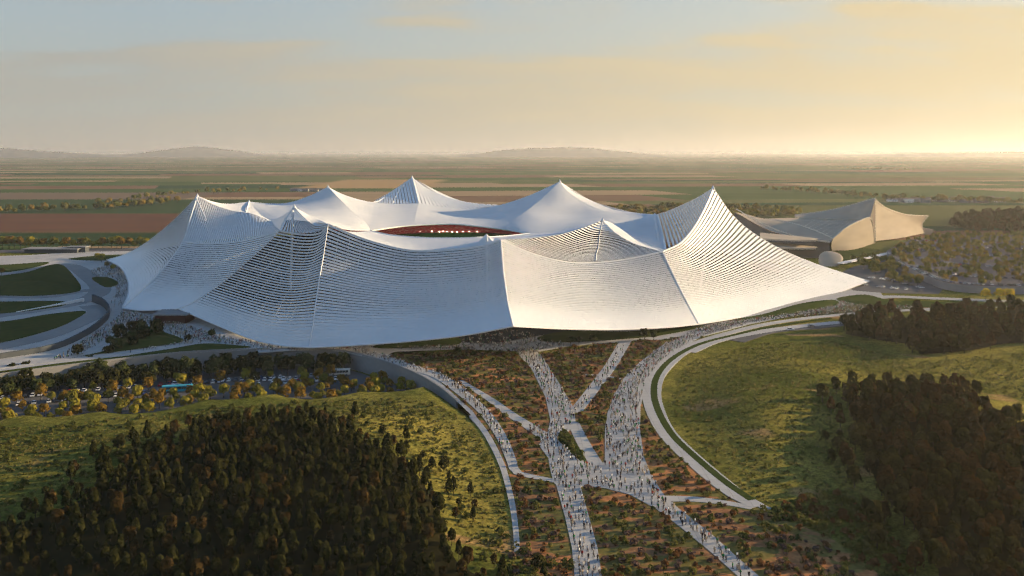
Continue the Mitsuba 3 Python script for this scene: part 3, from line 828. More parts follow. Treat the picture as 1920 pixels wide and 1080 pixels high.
for q_, r_ in ((C3((1428, 410, 1000), (1480, 417, 945), (1530, 433, 880), (1562, 447, 842)), 0.7), (C3(PK, (1662, 390, 968), (1698, 402, 1000), (1740, 405, 1030)), 0.7), (C3((1740, 405, 1030), (1729, 420, 1028), (1733, 437, 1032)), 0.8),
               (C3((1562, 447, 842), (1585, 428, 855), (1612, 414, 872), (1631, 409, 888), (1638, 430, 896), (1640, 456, 905)), 0.6), (C3((1490, 403, 1080), (1550, 395, 1060), (1600, 383, 1020), (1635, 373, 975), PK), 0.6),
               (C3((1380, 392, 900), (1440, 424, 870), (1500, 445, 845), (1556, 453, 830)), 0.6), (pr, 0.5)):
    obj('edge_beam', tube(q_, r_), 'pale_beam', PV, True)
for k in range(1, 14):
    u_ = k / 14
    obj('rib', tube(Patch(s3_top, s3_bot, C3((1428, 410, 1000), at(1428, 410, 1000) + 1e-3), C3((1631, 409, 888), at(1631, 409, 888) + 1e-3)).ev(np.full(12, 0.35 + 0.6 * u_), np.linspace(0.03, 0.97, 12)) + np.array([0, 0, 0.15]), 0.22, 5), 'pale_beam', PV, True)
ear = cr(np.array([at(x, y, 758 - (y - 472) * 0.42) for x, y in [(1539, 479), (1549, 472), (1563, 472), (1576, 477), (1581, 486), (1575, 495), (1562, 503), (1550, 505), (1541, 500), (1537, 490)]]), closed=True)[:-1]
mid = ear.mean(0) + np.array([0, -2.2, 0])
rings_ = [mid + (ear - mid) * k + np.array([0, 2.2 * k * k - 2.2 * k, 0]) for k in (1.0, 0.8, 0.5, 0.2, 0.01)]
rows_ = [np.vstack([q, q[:1]]) for q in [ear + [0, 3.0, 0], ear, *rings_[1:]]]
obj('end_shell', loft(rows_), 'tan_shell', PV, 50, label='rounded pale end shell at the foot of the pavilion')
for k in range(4):
    c = at(1722 + 8 * k, 436, 1035)
    obj('annex', box(c[0] - 3.4, c[0] + 3.2, 1034 + k, 1042 + k, 0, 9 - k), 'tan_shell', PV)

# ------------------------------------------------------------------ vegetation
def crown(n, rx, rz, zc, cols, seed, leaf=0.55, cone=0.0, lumps=0.25):
    g = np.random.default_rng(seed)
    d = g.normal(size=(n, 3))
    d /= np.linalg.norm(d, axis=1, keepdims=True)
    d[:, 2] = np.where(d[:, 2] < -0.55, -d[:, 2], d[:, 2])
    lob = 1 + lumps * 2 * (meshkit.noise(d * 2.3 + seed * 3.1) - 0.5) * 1.6
    r = lob * g.uniform(0.62, 1.0, n) ** 0.5
    w = 1 - cone * (d[:, 2] * r + 1) / 2
    c = np.c_[d[:, 0] * r * rx * w, d[:, 1] * r * rx * w, zc + d[:, 2] * r * rz]
    nrm = d + g.normal(scale=0.30, size=(n, 3))
    nrm /= np.linalg.norm(nrm, axis=1, keepdims=True)
    t = np.cross(nrm, g.normal(size=(n, 3)))
    t /= np.linalg.norm(t, axis=1, keepdims=True)
    b = np.cross(nrm, t)
    s = leaf * g.uniform(0.6, 1.3, (n, 1))
    v = np.stack([c - t * s * 0.7, c + b * s * 0.9, c + t * s * 0.7, c - b * s], 1).reshape(-1, 3)
    i = np.arange(n) * 4
    f = np.vstack([np.stack([i, i + 1, i + 2], 1), np.stack([i, i + 2, i + 3], 1)])
    cols = np.asarray(cols, float)
    mixw = meshkit.noise(d * 1.7 + seed)[:, None]
    col = cols[0] * (1 - mixw) + cols[1] * mixw
    col = col * g.uniform(0.7, 1.3, (n, 1))
    return (v, f), np.repeat(np.clip(col * 1.2, 0, 1), 4, 0)


def trunk(h, r, seed, limbs=3):
    g = np.random.default_rng(seed)
    parts = [tube(np.array([[0, 0, -0.6], [g.normal() * 0.05, g.normal() * 0.05, h * 0.5], [g.normal() * 0.15, g.normal() * 0.15, h]]), [r, r * 0.75, r * 0.35], 5)]
    for k in range(limbs):
        a = k * 2.1 + g.uniform(0, 1)
        parts.append(tube(np.array([[0, 0, h * 0.55], [math.cos(a) * h * 0.2, math.sin(a) * h * 0.2, h * 0.85]]), [r * 0.4, r * 0.15], 4))
    return cat_mesh(parts)


def plant_group(name, n, rx, rz, zc, cols, seed, leaf, cone=0.0, lumps=0.25, tr=None, scale=1.0):
    m, c = crown(n, rx, rz, zc, cols, seed, leaf, cone, lumps)
    d = {'type': 'shapegroup', 'crown' if tr else 'foliage': mikit.ply(m, 'leaf', False, color=c)}
    if tr:
        t = trunk(*tr, seed)
        d['trunk'] = mikit.ply(t, 'tinted', True, color=np.tile([[0.055, 0.042, 0.03]], (len(t[0]), 1)))
    else:
        t = tube(np.array([[0, 0, -0.2], [0, 0, zc]]), [0.08, 0.04], 4)
        d['stem'] = mikit.ply(t, 'tinted', True, color=np.tile([[0.055, 0.042, 0.03]], (len(t[0]), 1)))
    scene[name] = d
    return name


def put(name, group, P, z, s, rz, label=None, cat=None, grp=None):
    k = key(name)
    scene[k] = {'type': 'instance', 'to_world': T().translate([float(P[0]), float(P[1]), float(z)]).rotate([0, 0, 1], float(rz)).scale([float(s[0]), float(s[0]), float(s[1])]), 'g': {'type': 'ref', 'id': group}}
    if label:
        labels[k] = {'label': label, 'category': cat, 'group': grp}
    return k


def wood(name, groups, pts, label, grp, smin, smax, seed, mass, limit=300, cat='tree', z=None, stretch=(0.9, 1.2)):
    """places plants: the nearest `limit` as things of their own, the others as one mass"""
    g = np.random.default_rng(seed)
    if len(pts) == 0:
        return
    inview = np.abs(pts[:, 0] / pts[:, 1]) < 0.61
    order = np.argsort(np.where(inview, 0, 1e6) + pts[:, 1])
    pts = pts[order]
    zz = zat(pts) if z is None else np.full(len(pts), z)
    n, k = 0, 0
    if len(pts) > limit:
        labels[mass] = {'label': (label if isinstance(label, str) else grp) + ', seen as one mass', 'kind': 'stuff'}
    for i, p in enumerate(pts):
        gi = g.integers(len(groups))
        s = g.uniform(smin, smax)
        a = (s, s * g.uniform(*stretch))
        r = g.uniform(0, 360)
        if i < limit:
            lab = label[gi] if isinstance(label, list) else label
            put(name, groups[gi], p, zz[i], a, r, lab, cat, grp)
        else:
            k += 1
            scene[f'{mass}__{k:03d}'] = {'type': 'instance', 'to_world': T().translate([float(p[0]), float(p[1]), float(zz[i])]).rotate([0, 0, 1], float(r)).scale([a[0], a[0], a[1]]), 'g': {'type': 'ref', 'id': groups[gi]}}


DG, OG, RB, YL = [(0.016, 0.020, 0.008), (0.056, 0.056, 0.018)], [(0.045, 0.05, 0.016), (0.10, 0.09, 0.03)], [(0.036, 0.022, 0.010), (0.085, 0.048, 0.02)], [(0.16, 0.14, 0.022), (0.30, 0.26, 0.04)]
g_dark = [plant_group(f'kind_dark_{i}', 200, 1.55 + 0.2 * (i % 3), 2.6 - 0.2 * (i % 3), 3.4 - 0.15 * (i % 3), c, 10 + i, 0.56, cone=0.42 - 0.14 * (i % 3), tr=(4.2, 0.17)) for i, c in enumerate([DG, DG, [(0.028, 0.032, 0.011), (0.048, 0.045, 0.016)], DG, [(0.035, 0.025, 0.011), (0.085, 0.055, 0.02)]])]
g_rust = [plant_group(f'kind_rust_{i}', 170, 1.9, 2.4, 3.3, c, 30 + i, 0.62, cone=0.2, tr=(4.0, 0.17)) for i, c in enumerate([RB, [(0.022, 0.024, 0.009), (0.062, 0.055, 0.019)], [(0.030, 0.025, 0.012), (0.065, 0.045, 0.018)], [(0.03, 0.032, 0.012), (0.065, 0.058, 0.02)]])]
g_gold = [plant_group(f'kind_gold_{i}', 190, 2.2, 2.1, 3.6, c, 50 + i, 0.62, tr=(3.6, 0.18)) for i, c in enumerate([YL, [(0.10, 0.10, 0.022), (0.21, 0.19, 0.038)], [(0.13, 0.085, 0.02), (0.24, 0.15, 0.03)]])]
g_green = [plant_group(f'kind_green_{i}', 190, 2.3, 2.2, 3.5, c, 60 + i, 0.62, tr=(3.6, 0.18)) for i, c in enumerate([DG, [(0.03, 0.045, 0.018), (0.075, 0.085, 0.03)]])]
g_lot = [plant_group(f'kind_lot_{i}', 150, 2.3, 2.0, 3.2, c, 70 + i, 0.7, tr=(3.2, 0.18)) for i, c in enumerate([[(0.08, 0.085, 0.024), (0.18, 0.165, 0.045)], [(0.15, 0.135, 0.033), (0.28, 0.23, 0.055)], [(0.16, 0.115, 0.03), (0.28, 0.20, 0.05)], [(0.06, 0.075, 0.022), (0.14, 0.145, 0.042)]])]
g_bush = [plant_group(f'kind_bush_{i}', 46, 0.75, 0.5, 0.42, c, 80 + i, 0.33, lumps=0.4) for i, c in enumerate([[(0.040, 0.050, 0.016), (0.09, 0.095, 0.028)], [(0.075, 0.08, 0.022), (0.15, 0.14, 0.038)], [(0.09, 0.045, 0.02), (0.16, 0.075, 0.03)], [(0.07, 0.045, 0.04), (0.15, 0.10, 0.085)]])]
g_tuft = [plant_group(f'kind_tuft_{i}', 14, 0.7, 0.35, 0.25, c, 90 + i, 0.42, lumps=0.4) for i, c in enumerate([[(0.07, 0.075, 0.02), (0.14, 0.13, 0.035)], [(0.05, 0.06, 0.018), (0.10, 0.10, 0.03)], [(0.14, 0.12, 0.04), (0.2, 0.17, 0.06)]])]

wood_left = gpoly([(-60, 1040), (60, 1010), (160, 970), (205, 920), (270, 886), (340, 862), (410, 832), (500, 818), (590, 828), (680, 858), (770, 890), (822, 935), (850, 1000), (880, 1060), (905, 1110), (-120, 1110)], 0)
wood('forest_tree', g_dark, np.vstack([scatter(wood_left.buffer(-3), 720, 2.9, 1), scatter(wood_left.buffer(9).difference(wood_left.buffer(-3)), 130, 2.6, 101)]), 'dark olive tree in the dense wood on the lower left hill', 'trees of the dark wood at lower left', 0.42, 0.98, 2, 'dark_wood')
wood_right = gpoly([(1572, 752), (1610, 738), (1680, 735), (1740, 738), (1805, 752), (1845, 785), (1930, 815), (2080, 850), (2100, 1110), (1780, 1110), (1712, 1040), (1680, 985), (1630, 930), (1600, 860), (1585, 800)], 0)
wood('rust_tree', g_rust, np.vstack([scatter(wood_right.buffer(-3), 430, 3.5, 3), scatter(wood_right.buffer(8).difference(wood_right.buffer(-3)), 60, 3.0, 103)]), ['rusty brown tree in the dense wood at lower right', 'dark olive tree in the dense wood at lower right', 'dull brown tree in the dense wood at lower right', 'dark greenish brown tree in the dense wood at lower right'], 'trees of the brown wood at lower right', 0.6, 1.3, 4, 'brown_wood')
wood_mid = gpoly([(1572, 626), (1600, 606), (1680, 596), (1800, 586), (1960, 578), (2060, 600), (2040, 640), (1900, 648), (1840, 660), (1720, 668), (1700, 650), (1640, 640)], 0)
wood('copse_tree', g_rust, scatter(wood_mid, 230, 4.6, 5), ['rusty brown tree in the copse beside the road right of the stadium', 'dark olive tree in the copse beside the road right of the stadium', 'dull brown tree in the copse beside the road right of the stadium', 'dark greenish brown tree in the copse beside the road right of the stadium'], 'trees of the copse right of the stadium', 0.9, 1.7, 6, 'copse')
low_band = gpoly([(-80, 790), (0, 768), (250, 752), (480, 734), (640, 722), (760, 714), (800, 722), (780, 742), (640, 758), (480, 762), (250, 784), (0, 806), (-80, 815)], LOW, False)
wood('golden_tree', g_gold, scatter(low_band, 118, 4.2, 7), ['yellow autumn tree along the near side of the sunken car park', 'olive green tree along the near side of the sunken car park', 'orange autumn tree along the near side of the sunken car park'], 'yellow trees along the sunken car park', 0.7, 1.12, 8, 'golden_trees', z=LOW)
wall_band = gpoly([(-80, 745), (0, 733), (200, 712), (400, 694), (560, 690), (650, 694), (640, 702), (400, 712), (200, 728), (0, 750), (-80, 760)], LOW, False)
wood('wall_tree', g_green, scatter(wall_band, 86, 3.6, 9), 'dark green tree in front of the pale retaining wall', 'dark trees in front of the retaining wall', 1.0, 1.6, 10, 'wall_trees', z=LOW)
lot_band = gpoly([(-60, 745), (200, 722), (500, 705), (640, 705), (640, 715), (480, 725), (200, 748), (-60, 775)], LOW, False)
wood('lot_tree', g_gold + g_green[:1], scatter(lot_band, 34, 6.0, 11), 'small autumn tree among the parked cars of the sunken car park', 'trees among the parked cars at lower left', 0.7, 1.1, 12, 'lot_trees', z=LOW)
wood('terrace_tree', g_green, scatter(gpoly([(200, 650), (235, 622), (285, 614), (300, 632), (250, 655), (150, 668)], 0), 16, 4.5, 13), 'dark tree on the terrace lawn left of the stadium', 'trees on the left terrace lawn', 0.9, 1.5, 14, 'terrace_trees')
wood('terrace_tree', g_green, np.array([gp(x, y)[:2] for x, y in [(145, 665), (170, 668), (353, 642), (397, 635), (10, 690), (22, 686), (36, 690), (48, 682), (62, 686), (72, 682), (-10, 692)]]), 'dark tree standing alone on the paved terrace', 'single trees on the paved terrace', 0.8, 1.3, 15, 'terrace_trees_far')
wood('plaza_tree', g_green, np.array([gp(x, y)[:2] for x, y in [(858, 667), (1070, 648), (1085, 646), (1112, 645), (1208, 640), (1226, 638)]]), 'dark bushy tree at the edge of the entrance plaza', 'trees at the edge of the entrance plaza', 0.6, 1.1, 16, 'plaza_trees')
wood('orchard_tree', g_lot, scatter(deck.intersection(gpoly([(1650, 560), (1650, 440), (1990, 440), (1990, 560)], 4, False)).buffer(-4), 430, 4.3, 17), ['olive tree shading the raised car park at right', 'yellowish tree shading the raised car park at right', 'brownish tree shading the raised car park at right', 'dark green tree shading the raised car park at right'], 'trees of the raised car park at right', 0.75, 1.15, 18, 'orchard', z=4.0)
wood('yard_tree', g_lot, scatter(gpoly([(1600, 492), (1650, 488), (1700, 515), (1740, 538), (1690, 535), (1630, 515)], 0), 34, 5.0, 19), 'olive tree below the raised car park wall', 'trees below the raised car park wall', 1.0, 1.6, 20, 'yard_trees')
g_bright = plant_group('kind_bright', 220, 2.2, 2.1, 3.4, [(0.38, 0.28, 0.02), (0.60, 0.46, 0.05)], 57, 0.6, tr=(3.4, 0.18))
for i, x in enumerate((1848, 1874, 1893)):
    put('yellow_tree', g_bright, gp(x, 562), 0, (1.35, 1.35), 40 * i, ['bright yellow tree on the roadside below the raised car park, leftmost of three', 'bright yellow tree on the roadside below the raised car park, middle of three', 'bright yellow tree on the roadside below the raised car park, rightmost of three'][i], 'tree')
    del labels[f'yellow_tree_{i:03d}' if i else 'yellow_tree']['group']
xs = np.r_[np.linspace(-40, 285, 30)]
wood('row_tree', g_gold, np.array([gp(x + rng.normal() * 2, 466.5 - 0.006 * x + rng.normal() * 0.5)[:2] for x in xs]), 'golden tree in the straight row along the green field at far left', 'golden trees in the far left row', 1.4, 2.1, 21, 'row_trees')
wood('row_tree', g_gold, np.array([gp(x, y)[:2] for x, y in [(3, 515), (-12, 512), (190, 492), (182, 490), (200, 503), (212, 508)]]), 'golden tree beside the road near the left tip of the stadium', 'golden trees near the left tip', 0.9, 1.5, 22, 'row_trees_near')
far_lines = [([(0, 400), (200, 392), (330, 380)], 60), ([(190, 384), (340, 366), (520, 357)], 40), ([(1430, 356), (1530, 362), (1640, 372)], 60), ([(1650, 375), (1760, 378), (1920, 382)], 60), ([(1150, 398), (1300, 396), (1420, 398), (1480, 400)], 90), ([(440, 288), (560, 290)], 40), ([(1560, 316), (1700, 320)], 40)]
fp_ = []
for pts, n in far_lines:
    c = gline(pts, 0, n)
    fp_.append(c + rng.normal(scale=[6, 14], size=c.shape) * (c[:, 1:2] / 1500))
fp_ = np.vstack(fp_)
wood('far_tree', g_lot, fp_[fp_[:, 1] < 6000], 'small dark tree in a hedgerow out on the plain', 'hedgerow trees on the plain', 1.2, 2.6, 23, 'far_trees')
for pts, n, s0, s1 in (([(1790, 418), (1860, 404), (1960, 406), (1990, 436), (1900, 440), (1800, 434)], 260, 1.6, 2.6), ([(1160, 404), (1300, 400), (1480, 402), (1480, 408), (1300, 412), (1160, 410)], 200, 1.4, 2.2)):
    P = scatter(gpoly(pts, 0), n, 6.0, 31)
    nm = 'far_wood' if n == 260 else 'autumn_wood'
    labels[nm] = {'label': 'dark distant wood on the plain at right' if n == 260 else 'reddish distant wood behind the stadium', 'kind': 'stuff'}
    for i, p in enumerate(P):
        s = float(rng.uniform(s0, s1))
        scene[f'{nm}__{i:03d}'] = {'type': 'instance', 'to_world': T().translate([float(p[0]), float(p[1]), 0]).rotate([0, 0, 1], float(rng.uniform(0, 360))).scale(s), 'g': {'type': 'ref', 'id': g_rust[i % 4] if n == 260 else (g_lot + g_gold)[i % 7]}}

allpaths = shapely.union_all(list(paths.values()))
soil_free = scrub.difference(allpaths.buffer(0.5))
wood('bed_shrub', [g_bush[0]], scatter(lens.buffer(-0.5), 16, 0.9, 47), 'dark green shrub in the small planted wedge at the path junction', 'shrubs in the planted wedge', 0.8, 1.4, 48, 'bed_scrub', cat='shrub', z=0.22)
wood('shrub', g_bush, scatter(soil_free, 1900, 0.9, 41), ['dark green low shrub on the red soil between the forked paths', 'yellowish green low shrub on the red soil between the forked paths', 'rusty red low shrub on the red soil between the forked paths', 'greyish pink low shrub on the red soil between the forked paths'], 'shrubs on the red soil', 0.4, 1.35, 42, 'scrub_cover', cat='shrub', z=0.12)
grass_left = gpoly([(-120, 812), (60, 800), (300, 776), (520, 756), (680, 748), (800, 752), (880, 800), (915, 850), (940, 900), (955, 1000), (955, 1110), (-300, 1110)], 0).difference(wood_left.buffer(1))
wood('hill_shrub', [g_bush[0], g_bush[0], g_bush[1]], scatter(grass_left, 280, 1.6, 45), 'dark low shrub scattered over the grass of the left hill', 'shrubs on the left hill', 0.7, 1.6, 46, 'hill_scrub', cat='shrub')
hill_r_all = gpoly([(1250, 760), (1290, 680), (1420, 645), (1560, 640), (1720, 675), (1960, 660), (1990, 760), (1800, 730), (1650, 705), (1560, 720), (1580, 800), (1600, 860), (1630, 930), (1700, 1030), (1620, 1040), (1450, 960), (1350, 890)], 0, False)
wood('wood_edge_shrub', [g_bush[2], g_bush[0], g_bush[1]], scatter(gpoly([(1450, 960), (1560, 930), (1640, 960), (1700, 1060), (1720, 1100), (1660, 1100), (1560, 1005)], 0).difference(scrub), 130, 1.2, 49), ['rusty low shrub on the shaded grass beside the brown wood', 'dark green low shrub on the shaded grass beside the brown wood', 'olive low shrub on the shaded grass beside the brown wood'], 'shrubs beside the brown wood', 0.7, 1.8, 50, 'wood_edge_scrub', cat='shrub')
tufts = np.vstack([scatter(grass_left, 4200, 0.6, 43), scatter(hill_r_all.difference(allpaths.buffer(1)), 4200, 0.7, 44)])
labels['tussock_grass'] = {'label': 'rough tussocks of grass over both hills', 'kind': 'stuff'}
tz = zat(tufts)
for i, (p, z) in enumerate(zip(tufts, tz)):
    s = float(rng.uniform(0.3, 0.9))
    scene[f'tussock_grass__{i:03d}'] = {'type': 'instance', 'to_world': T().translate([float(p[0]), float(p[1]), float(z)]).rotate([0, 0, 1], float(rng.uniform(0, 360))).scale(s), 'g': {'type': 'ref', 'id': g_tuft[rng.integers(3)]}}

scene['litter_shade'] = diffuse(proc(litter_shade_fn))
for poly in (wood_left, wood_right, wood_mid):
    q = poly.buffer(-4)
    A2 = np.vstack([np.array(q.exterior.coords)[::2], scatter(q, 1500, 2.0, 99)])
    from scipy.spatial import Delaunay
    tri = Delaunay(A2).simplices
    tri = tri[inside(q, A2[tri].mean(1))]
    obj('shaded_forest_floor', (np.c_[A2, zat(A2) + 0.3], tri), 'litter_shade', None, True, kind='structure')  # wood floor sheet, darkened to paint in the shade between the trees

# ------------------------------------------------------------------ people
def person_mesh(pose):
    import manifold3d as m3

    def ball(p, r):
        return m3.Manifold.sphere(r, 8).translate(list(map(float, p)))

    def limb(pts, rs):
        return [m3.Manifold.batch_hull([ball(a, r), ball(b, q)]) for a, b, r, q in zip(pts, pts[1:], rs, rs[1:])]
    s = (0.22, -0.10, 0.12)[pose]
    L = []
    for sx, k in ((-1, 1), (1, -1)):
        L += limb([[0.09 * sx, 0, 0.9], [0.10 * sx, s * k * 0.55, 0.5], [0.10 * sx, s * k - 0.06 * (k * s < 0), 0.07], [0.10 * sx, s * k + 0.12, 0.05]], [0.10, 0.075, 0.055, 0.045])
        L += limb([[0.19 * sx, 0, 1.42], [0.24 * sx, -s * k * 0.4, 1.15], [0.22 * sx, -s * k * 0.6 + 0.12, 0.92], [0.22 * sx, -s * k * 0.6 + 0.16, 0.84]], [0.065, 0.05, 0.04, 0.045])
    L += limb([[-0.07, 0, 0.95], [-0.12, 0, 1.38]], [0.12, 0.10]) + limb([[0.07, 0, 0.95], [0.12, 0, 1.38]], [0.12, 0.10]) + limb([[0, 0, 1.0], [0, 0, 1.4]], [0.14, 0.12])
    L += limb([[0, 0.0, 1.45], [0, 0.02, 1.6], [0, 0.03, 1.66]], [0.06, 0.10, 0.095])
    m = m3.Manifold.batch_boolean(L, m3.OpType.Add).to_mesh()
    t = trimesh.Trimesh(np.array(m.vert_properties[:, :3]), np.array(m.tri_verts))
    return t


try:
    _bodies = [person_mesh(k).simplify_quadric_decimation(face_count=220) for k in range(3)]
except Exception:
    _bodies = [person_mesh(k) for k in range(3)]
clothes = [('dark clothes', (0.03, 0.03, 0.035), (0.02, 0.02, 0.025)), ('white shirt and dark trousers', (0.7, 0.7, 0.68), (0.04, 0.04, 0.05)), ('green shirt', (0.03, 0.20, 0.07), (0.05, 0.05, 0.06)),
           ('red shirt', (0.35, 0.04, 0.035), (0.05, 0.05, 0.07)), ('beige clothes', (0.45, 0.36, 0.25), (0.25, 0.2, 0.15)), ('grey clothes', (0.2, 0.2, 0.21), (0.08, 0.08, 0.09))]
g_people = []
for i, (nm, top, bot) in enumerate(clothes):
    for j in range(2):
        b = _bodies[(i + j) % 3]
        v = np.array(b.vertices)
        c = np.where(v[:, 2:3] > 1.68, [[0.03, 0.02, 0.015]], np.where((v[:, 2:3] > 1.5) | ((np.abs(v[:, :1]) > 0.17) & (v[:, 2:3] < 1.0) & (v[:, 2:3] > 0.75)), [[0.35, 0.22, 0.15]], np.where(v[:, 2:3] > 0.93, [top], np.where(v[:, 2:3] > 0.09, [bot], [[0.03, 0.03, 0.03]]))))
        scene[f'kind_person_{i}_{j}'] = {'type': 'shapegroup', 'body': mikit.ply((v, np.array(b.faces)), 'tinted', True, color=c)}
        g_people.append((f'kind_person_{i}_{j}', nm))
crowd = []
for poly, n, r in ((spoke, 1300, 0.7), (gpoly([(870, 655), (880, 632), (962, 622), (1040, 640), (1060, 649), (1015, 660), (968, 662)], 0), 330, 0.7),
                   (ribbon([(1176, 634), (1146, 685), (1114, 728), (1078, 774)], [5, 4]), 60, 0.9), (ribbon([(480, 657), (640, 655), (710, 670), (772, 690), (822, 706), (868, 738), (910, 776), (958, 862)], [8, 3.5]), 260, 0.9),
                   (gpoly([(215, 600), (235, 585), (330, 606), (420, 632), (520, 652), (470, 652), (380, 640), (330, 632), (290, 612), (240, 615), (160, 660), (100, 675), (150, 645)], 0), 760, 0.9),
                   (gpoly([(205, 500), (236, 510), (238, 545), (225, 575), (205, 570), (215, 540), (170, 512)], 0), 330, 1.0),
                   (gpoly([(1310, 618), (1420, 598), (1520, 580), (1600, 562), (1640, 560), (1720, 578), (1600, 588), (1420, 604), (1330, 622)], 0), 760, 1.0),
                   (ribbon([(240, 663), (344, 645), (420, 640)], [4, 4]), 30, 1.0), (ribbon([(994, 801), (1032, 826)], [5, 5]), 20, 1.0), (gpoly([(640, 652), (760, 655), (870, 656), (860, 650), (700, 648)], 0), 90, 1.0)):
    crowd.append(scatter(poly.difference(shapely.union_all(lawns)).buffer(-0.4), n, r, 50 + len(crowd)))
crowd = np.vstack(crowd)
crowd = crowd[np.argsort(crowd[:, 1])]
wts = np.array([0.20, 0.32, 0.11, 0.05, 0.20, 0.12])
labels['crowd'] = {'label': 'distant crowd of people walking on the paths and plazas', 'kind': 'stuff'}
for i, p in enumerate(crowd):
    c = rng.choice(6, p=wts)
    gname, nm = g_people[2 * c + rng.integers(2)]
    z = 0.25 if shapely.contains_xy(allpaths, *p) else 0.06
    s = float(rng.uniform(0.88, 1.02))
    a = float(rng.choice([0, 180]) + rng.normal() * 40)
    if i < 300:
        put('person', gname, p, z, (s * 1.1, s), a, f'person in {nm} walking on the pale forked paths in the foreground', 'person', f'people in {nm} on the paths')
    else:
        scene[f'crowd__{i:03d}'] = {'type': 'instance', 'to_world': T().translate([float(p[0]), float(p[1]), z]).rotate([0, 0, 1], a).scale([s * 1.1, s * 1.1, s]), 'g': {'type': 'ref', 'id': gname}}

# ------------------------------------------------------------------ cars
def car_group(name, col):
    prof = np.array([[-2.1, 0.35], [-2.15, 0.8], [-1.9, 0.98], [1.0, 0.98], [2.0, 0.82], [2.15, 0.6], [2.1, 0.35]])
    body = trimesh.creation.extrude_polygon(Polygon(prof), 1.7, engine='earcut')
    v = np.array(body.vertices)
    body_v = np.c_[v[:, 2] - 0.85, v[:, 0], v[:, 1]]
    roof = np.array([[x, y, z] for z, w, y0, y1 in ((0.98, 0.8, -1.75, 1.0), (1.45, 0.62, -1.25, 0.3)) for x in (-w, w) for y in (y0, y1)])
    rt = trimesh.convex.convex_hull(roof)
    cap = trimesh.creation.box(extents=(1.2, 1.5, 0.06))
    d = {'type': 'shapegroup', 'body': mikit.ply(cat_mesh([(body_v, np.array(body.faces)[:, ::-1]), (np.array(cap.vertices) + [0, -0.47, 1.47], np.array(cap.faces))]), 'painted', False, color=np.tile([col], (len(v) + 8, 1))),
         'window': mikit.ply((np.array(rt.vertices), np.array(rt.faces)), 'dark_glass')}
    for i, (x, y) in enumerate(((-0.78, -1.3), (0.78, -1.3), (-0.78, 1.3), (0.78, 1.3))):
        w = trimesh.creation.cylinder(radius=0.33, height=0.22, sections=10)
        d['wheel' if i == 0 else f'wheel_{i:03d}'] = mikit.ply((np.array(w.vertices)[:, [2, 1, 0]] + [x, y, 0.33], np.array(w.faces)[:, ::-1]), 'steel_dark')
    scene[name] = d


car_cols = [('white', (0.75, 0.75, 0.75)), ('silver', (0.42, 0.43, 0.45)), ('black', (0.02, 0.02, 0.022)), ('dark blue', (0.03, 0.05, 0.16)), ('red', (0.35, 0.03, 0.03)), ('grey', (0.16, 0.16, 0.17))]
for i, (n_, c_) in enumerate(car_cols):
    car_group(f'kind_car_{i}', c_)
car_w = [0.36, 0.22, 0.12, 0.12, 0.08, 0.10]


def park(lines, z, where, grp, gap, ang_off, fill=0.75):
    for pts in lines:
        c = gline(pts, z, 400)
        s = np.r_[0, np.cumsum(np.linalg.norm(np.diff(c, axis=0), axis=1))]
        for t in np.arange(2, s[-1], gap):
            if rng.random() > fill:
                continue
            p = np.array([np.interp(t, s, c[:, 0]), np.interp(t, s, c[:, 1])])
            q = np.array([np.interp(t + 1, s, c[:, 0]), np.interp(t + 1, s, c[:, 1])]) - p
            a = math.degrees(math.atan2(q[1], q[0])) - 90 + ang_off + rng.normal() * 2 + 180 * (rng.random() < 0.3)
            i = rng.choice(6, p=car_w)
            put('parked_car', f'kind_car_{i}', p, z + 0.14, (1, 1), a, f'{car_cols[i][0]} car parked {where}', 'car', f'{car_cols[i][0]} cars {grp}')


park([[(-20, 752), (120, 738), (300, 724), (450, 716), (560, 712)], [(10, 763), (150, 749), (300, 737)], [(180, 733), (380, 718), (600, 705)], [(440, 727), (560, 718), (640, 712)]], LOW, 'in the sunken car park at lower left', 'in the sunken car park', 2.9, 90, 0.75)
park([[(1672, 482), (1700, 498), (1745, 518), (1785, 530), (1860, 535), (1960, 537)], [(1720, 500), (1780, 515), (1880, 522), (1960, 523)], [(1700, 480), (1800, 497), (1960, 503)], [(1690, 466), (1800, 477), (1960, 482)], [(1700, 458), (1800, 464), (1960, 468)], [(1700, 451), (1800, 454), (1960, 457)]], 4.0, 'on the raised car park at right', 'on the raised car park', 2.9, 90, 0.72)
park([[(1585, 530), (1640, 538), (1740, 548)], [(1600, 520), (1660, 525), (1730, 541)]], 0.05, 'in the yard by the right tip of the stadium', 'by the right tip', 3.2, 90, 0.5)
put('moving_car', 'kind_car_0', gp(1482, 620), 0.2, (1, 1), -80, 'white car driving on the curved road at right', 'car')
put('moving_car', 'kind_car_5', gp(1522, 614), 0.2, (1, 1), -80, 'grey car driving on the curved road at right near the copse', 'car')
for k_ in ('moving_car', 'moving_car_001'):
    labels[k_].pop('group', None)


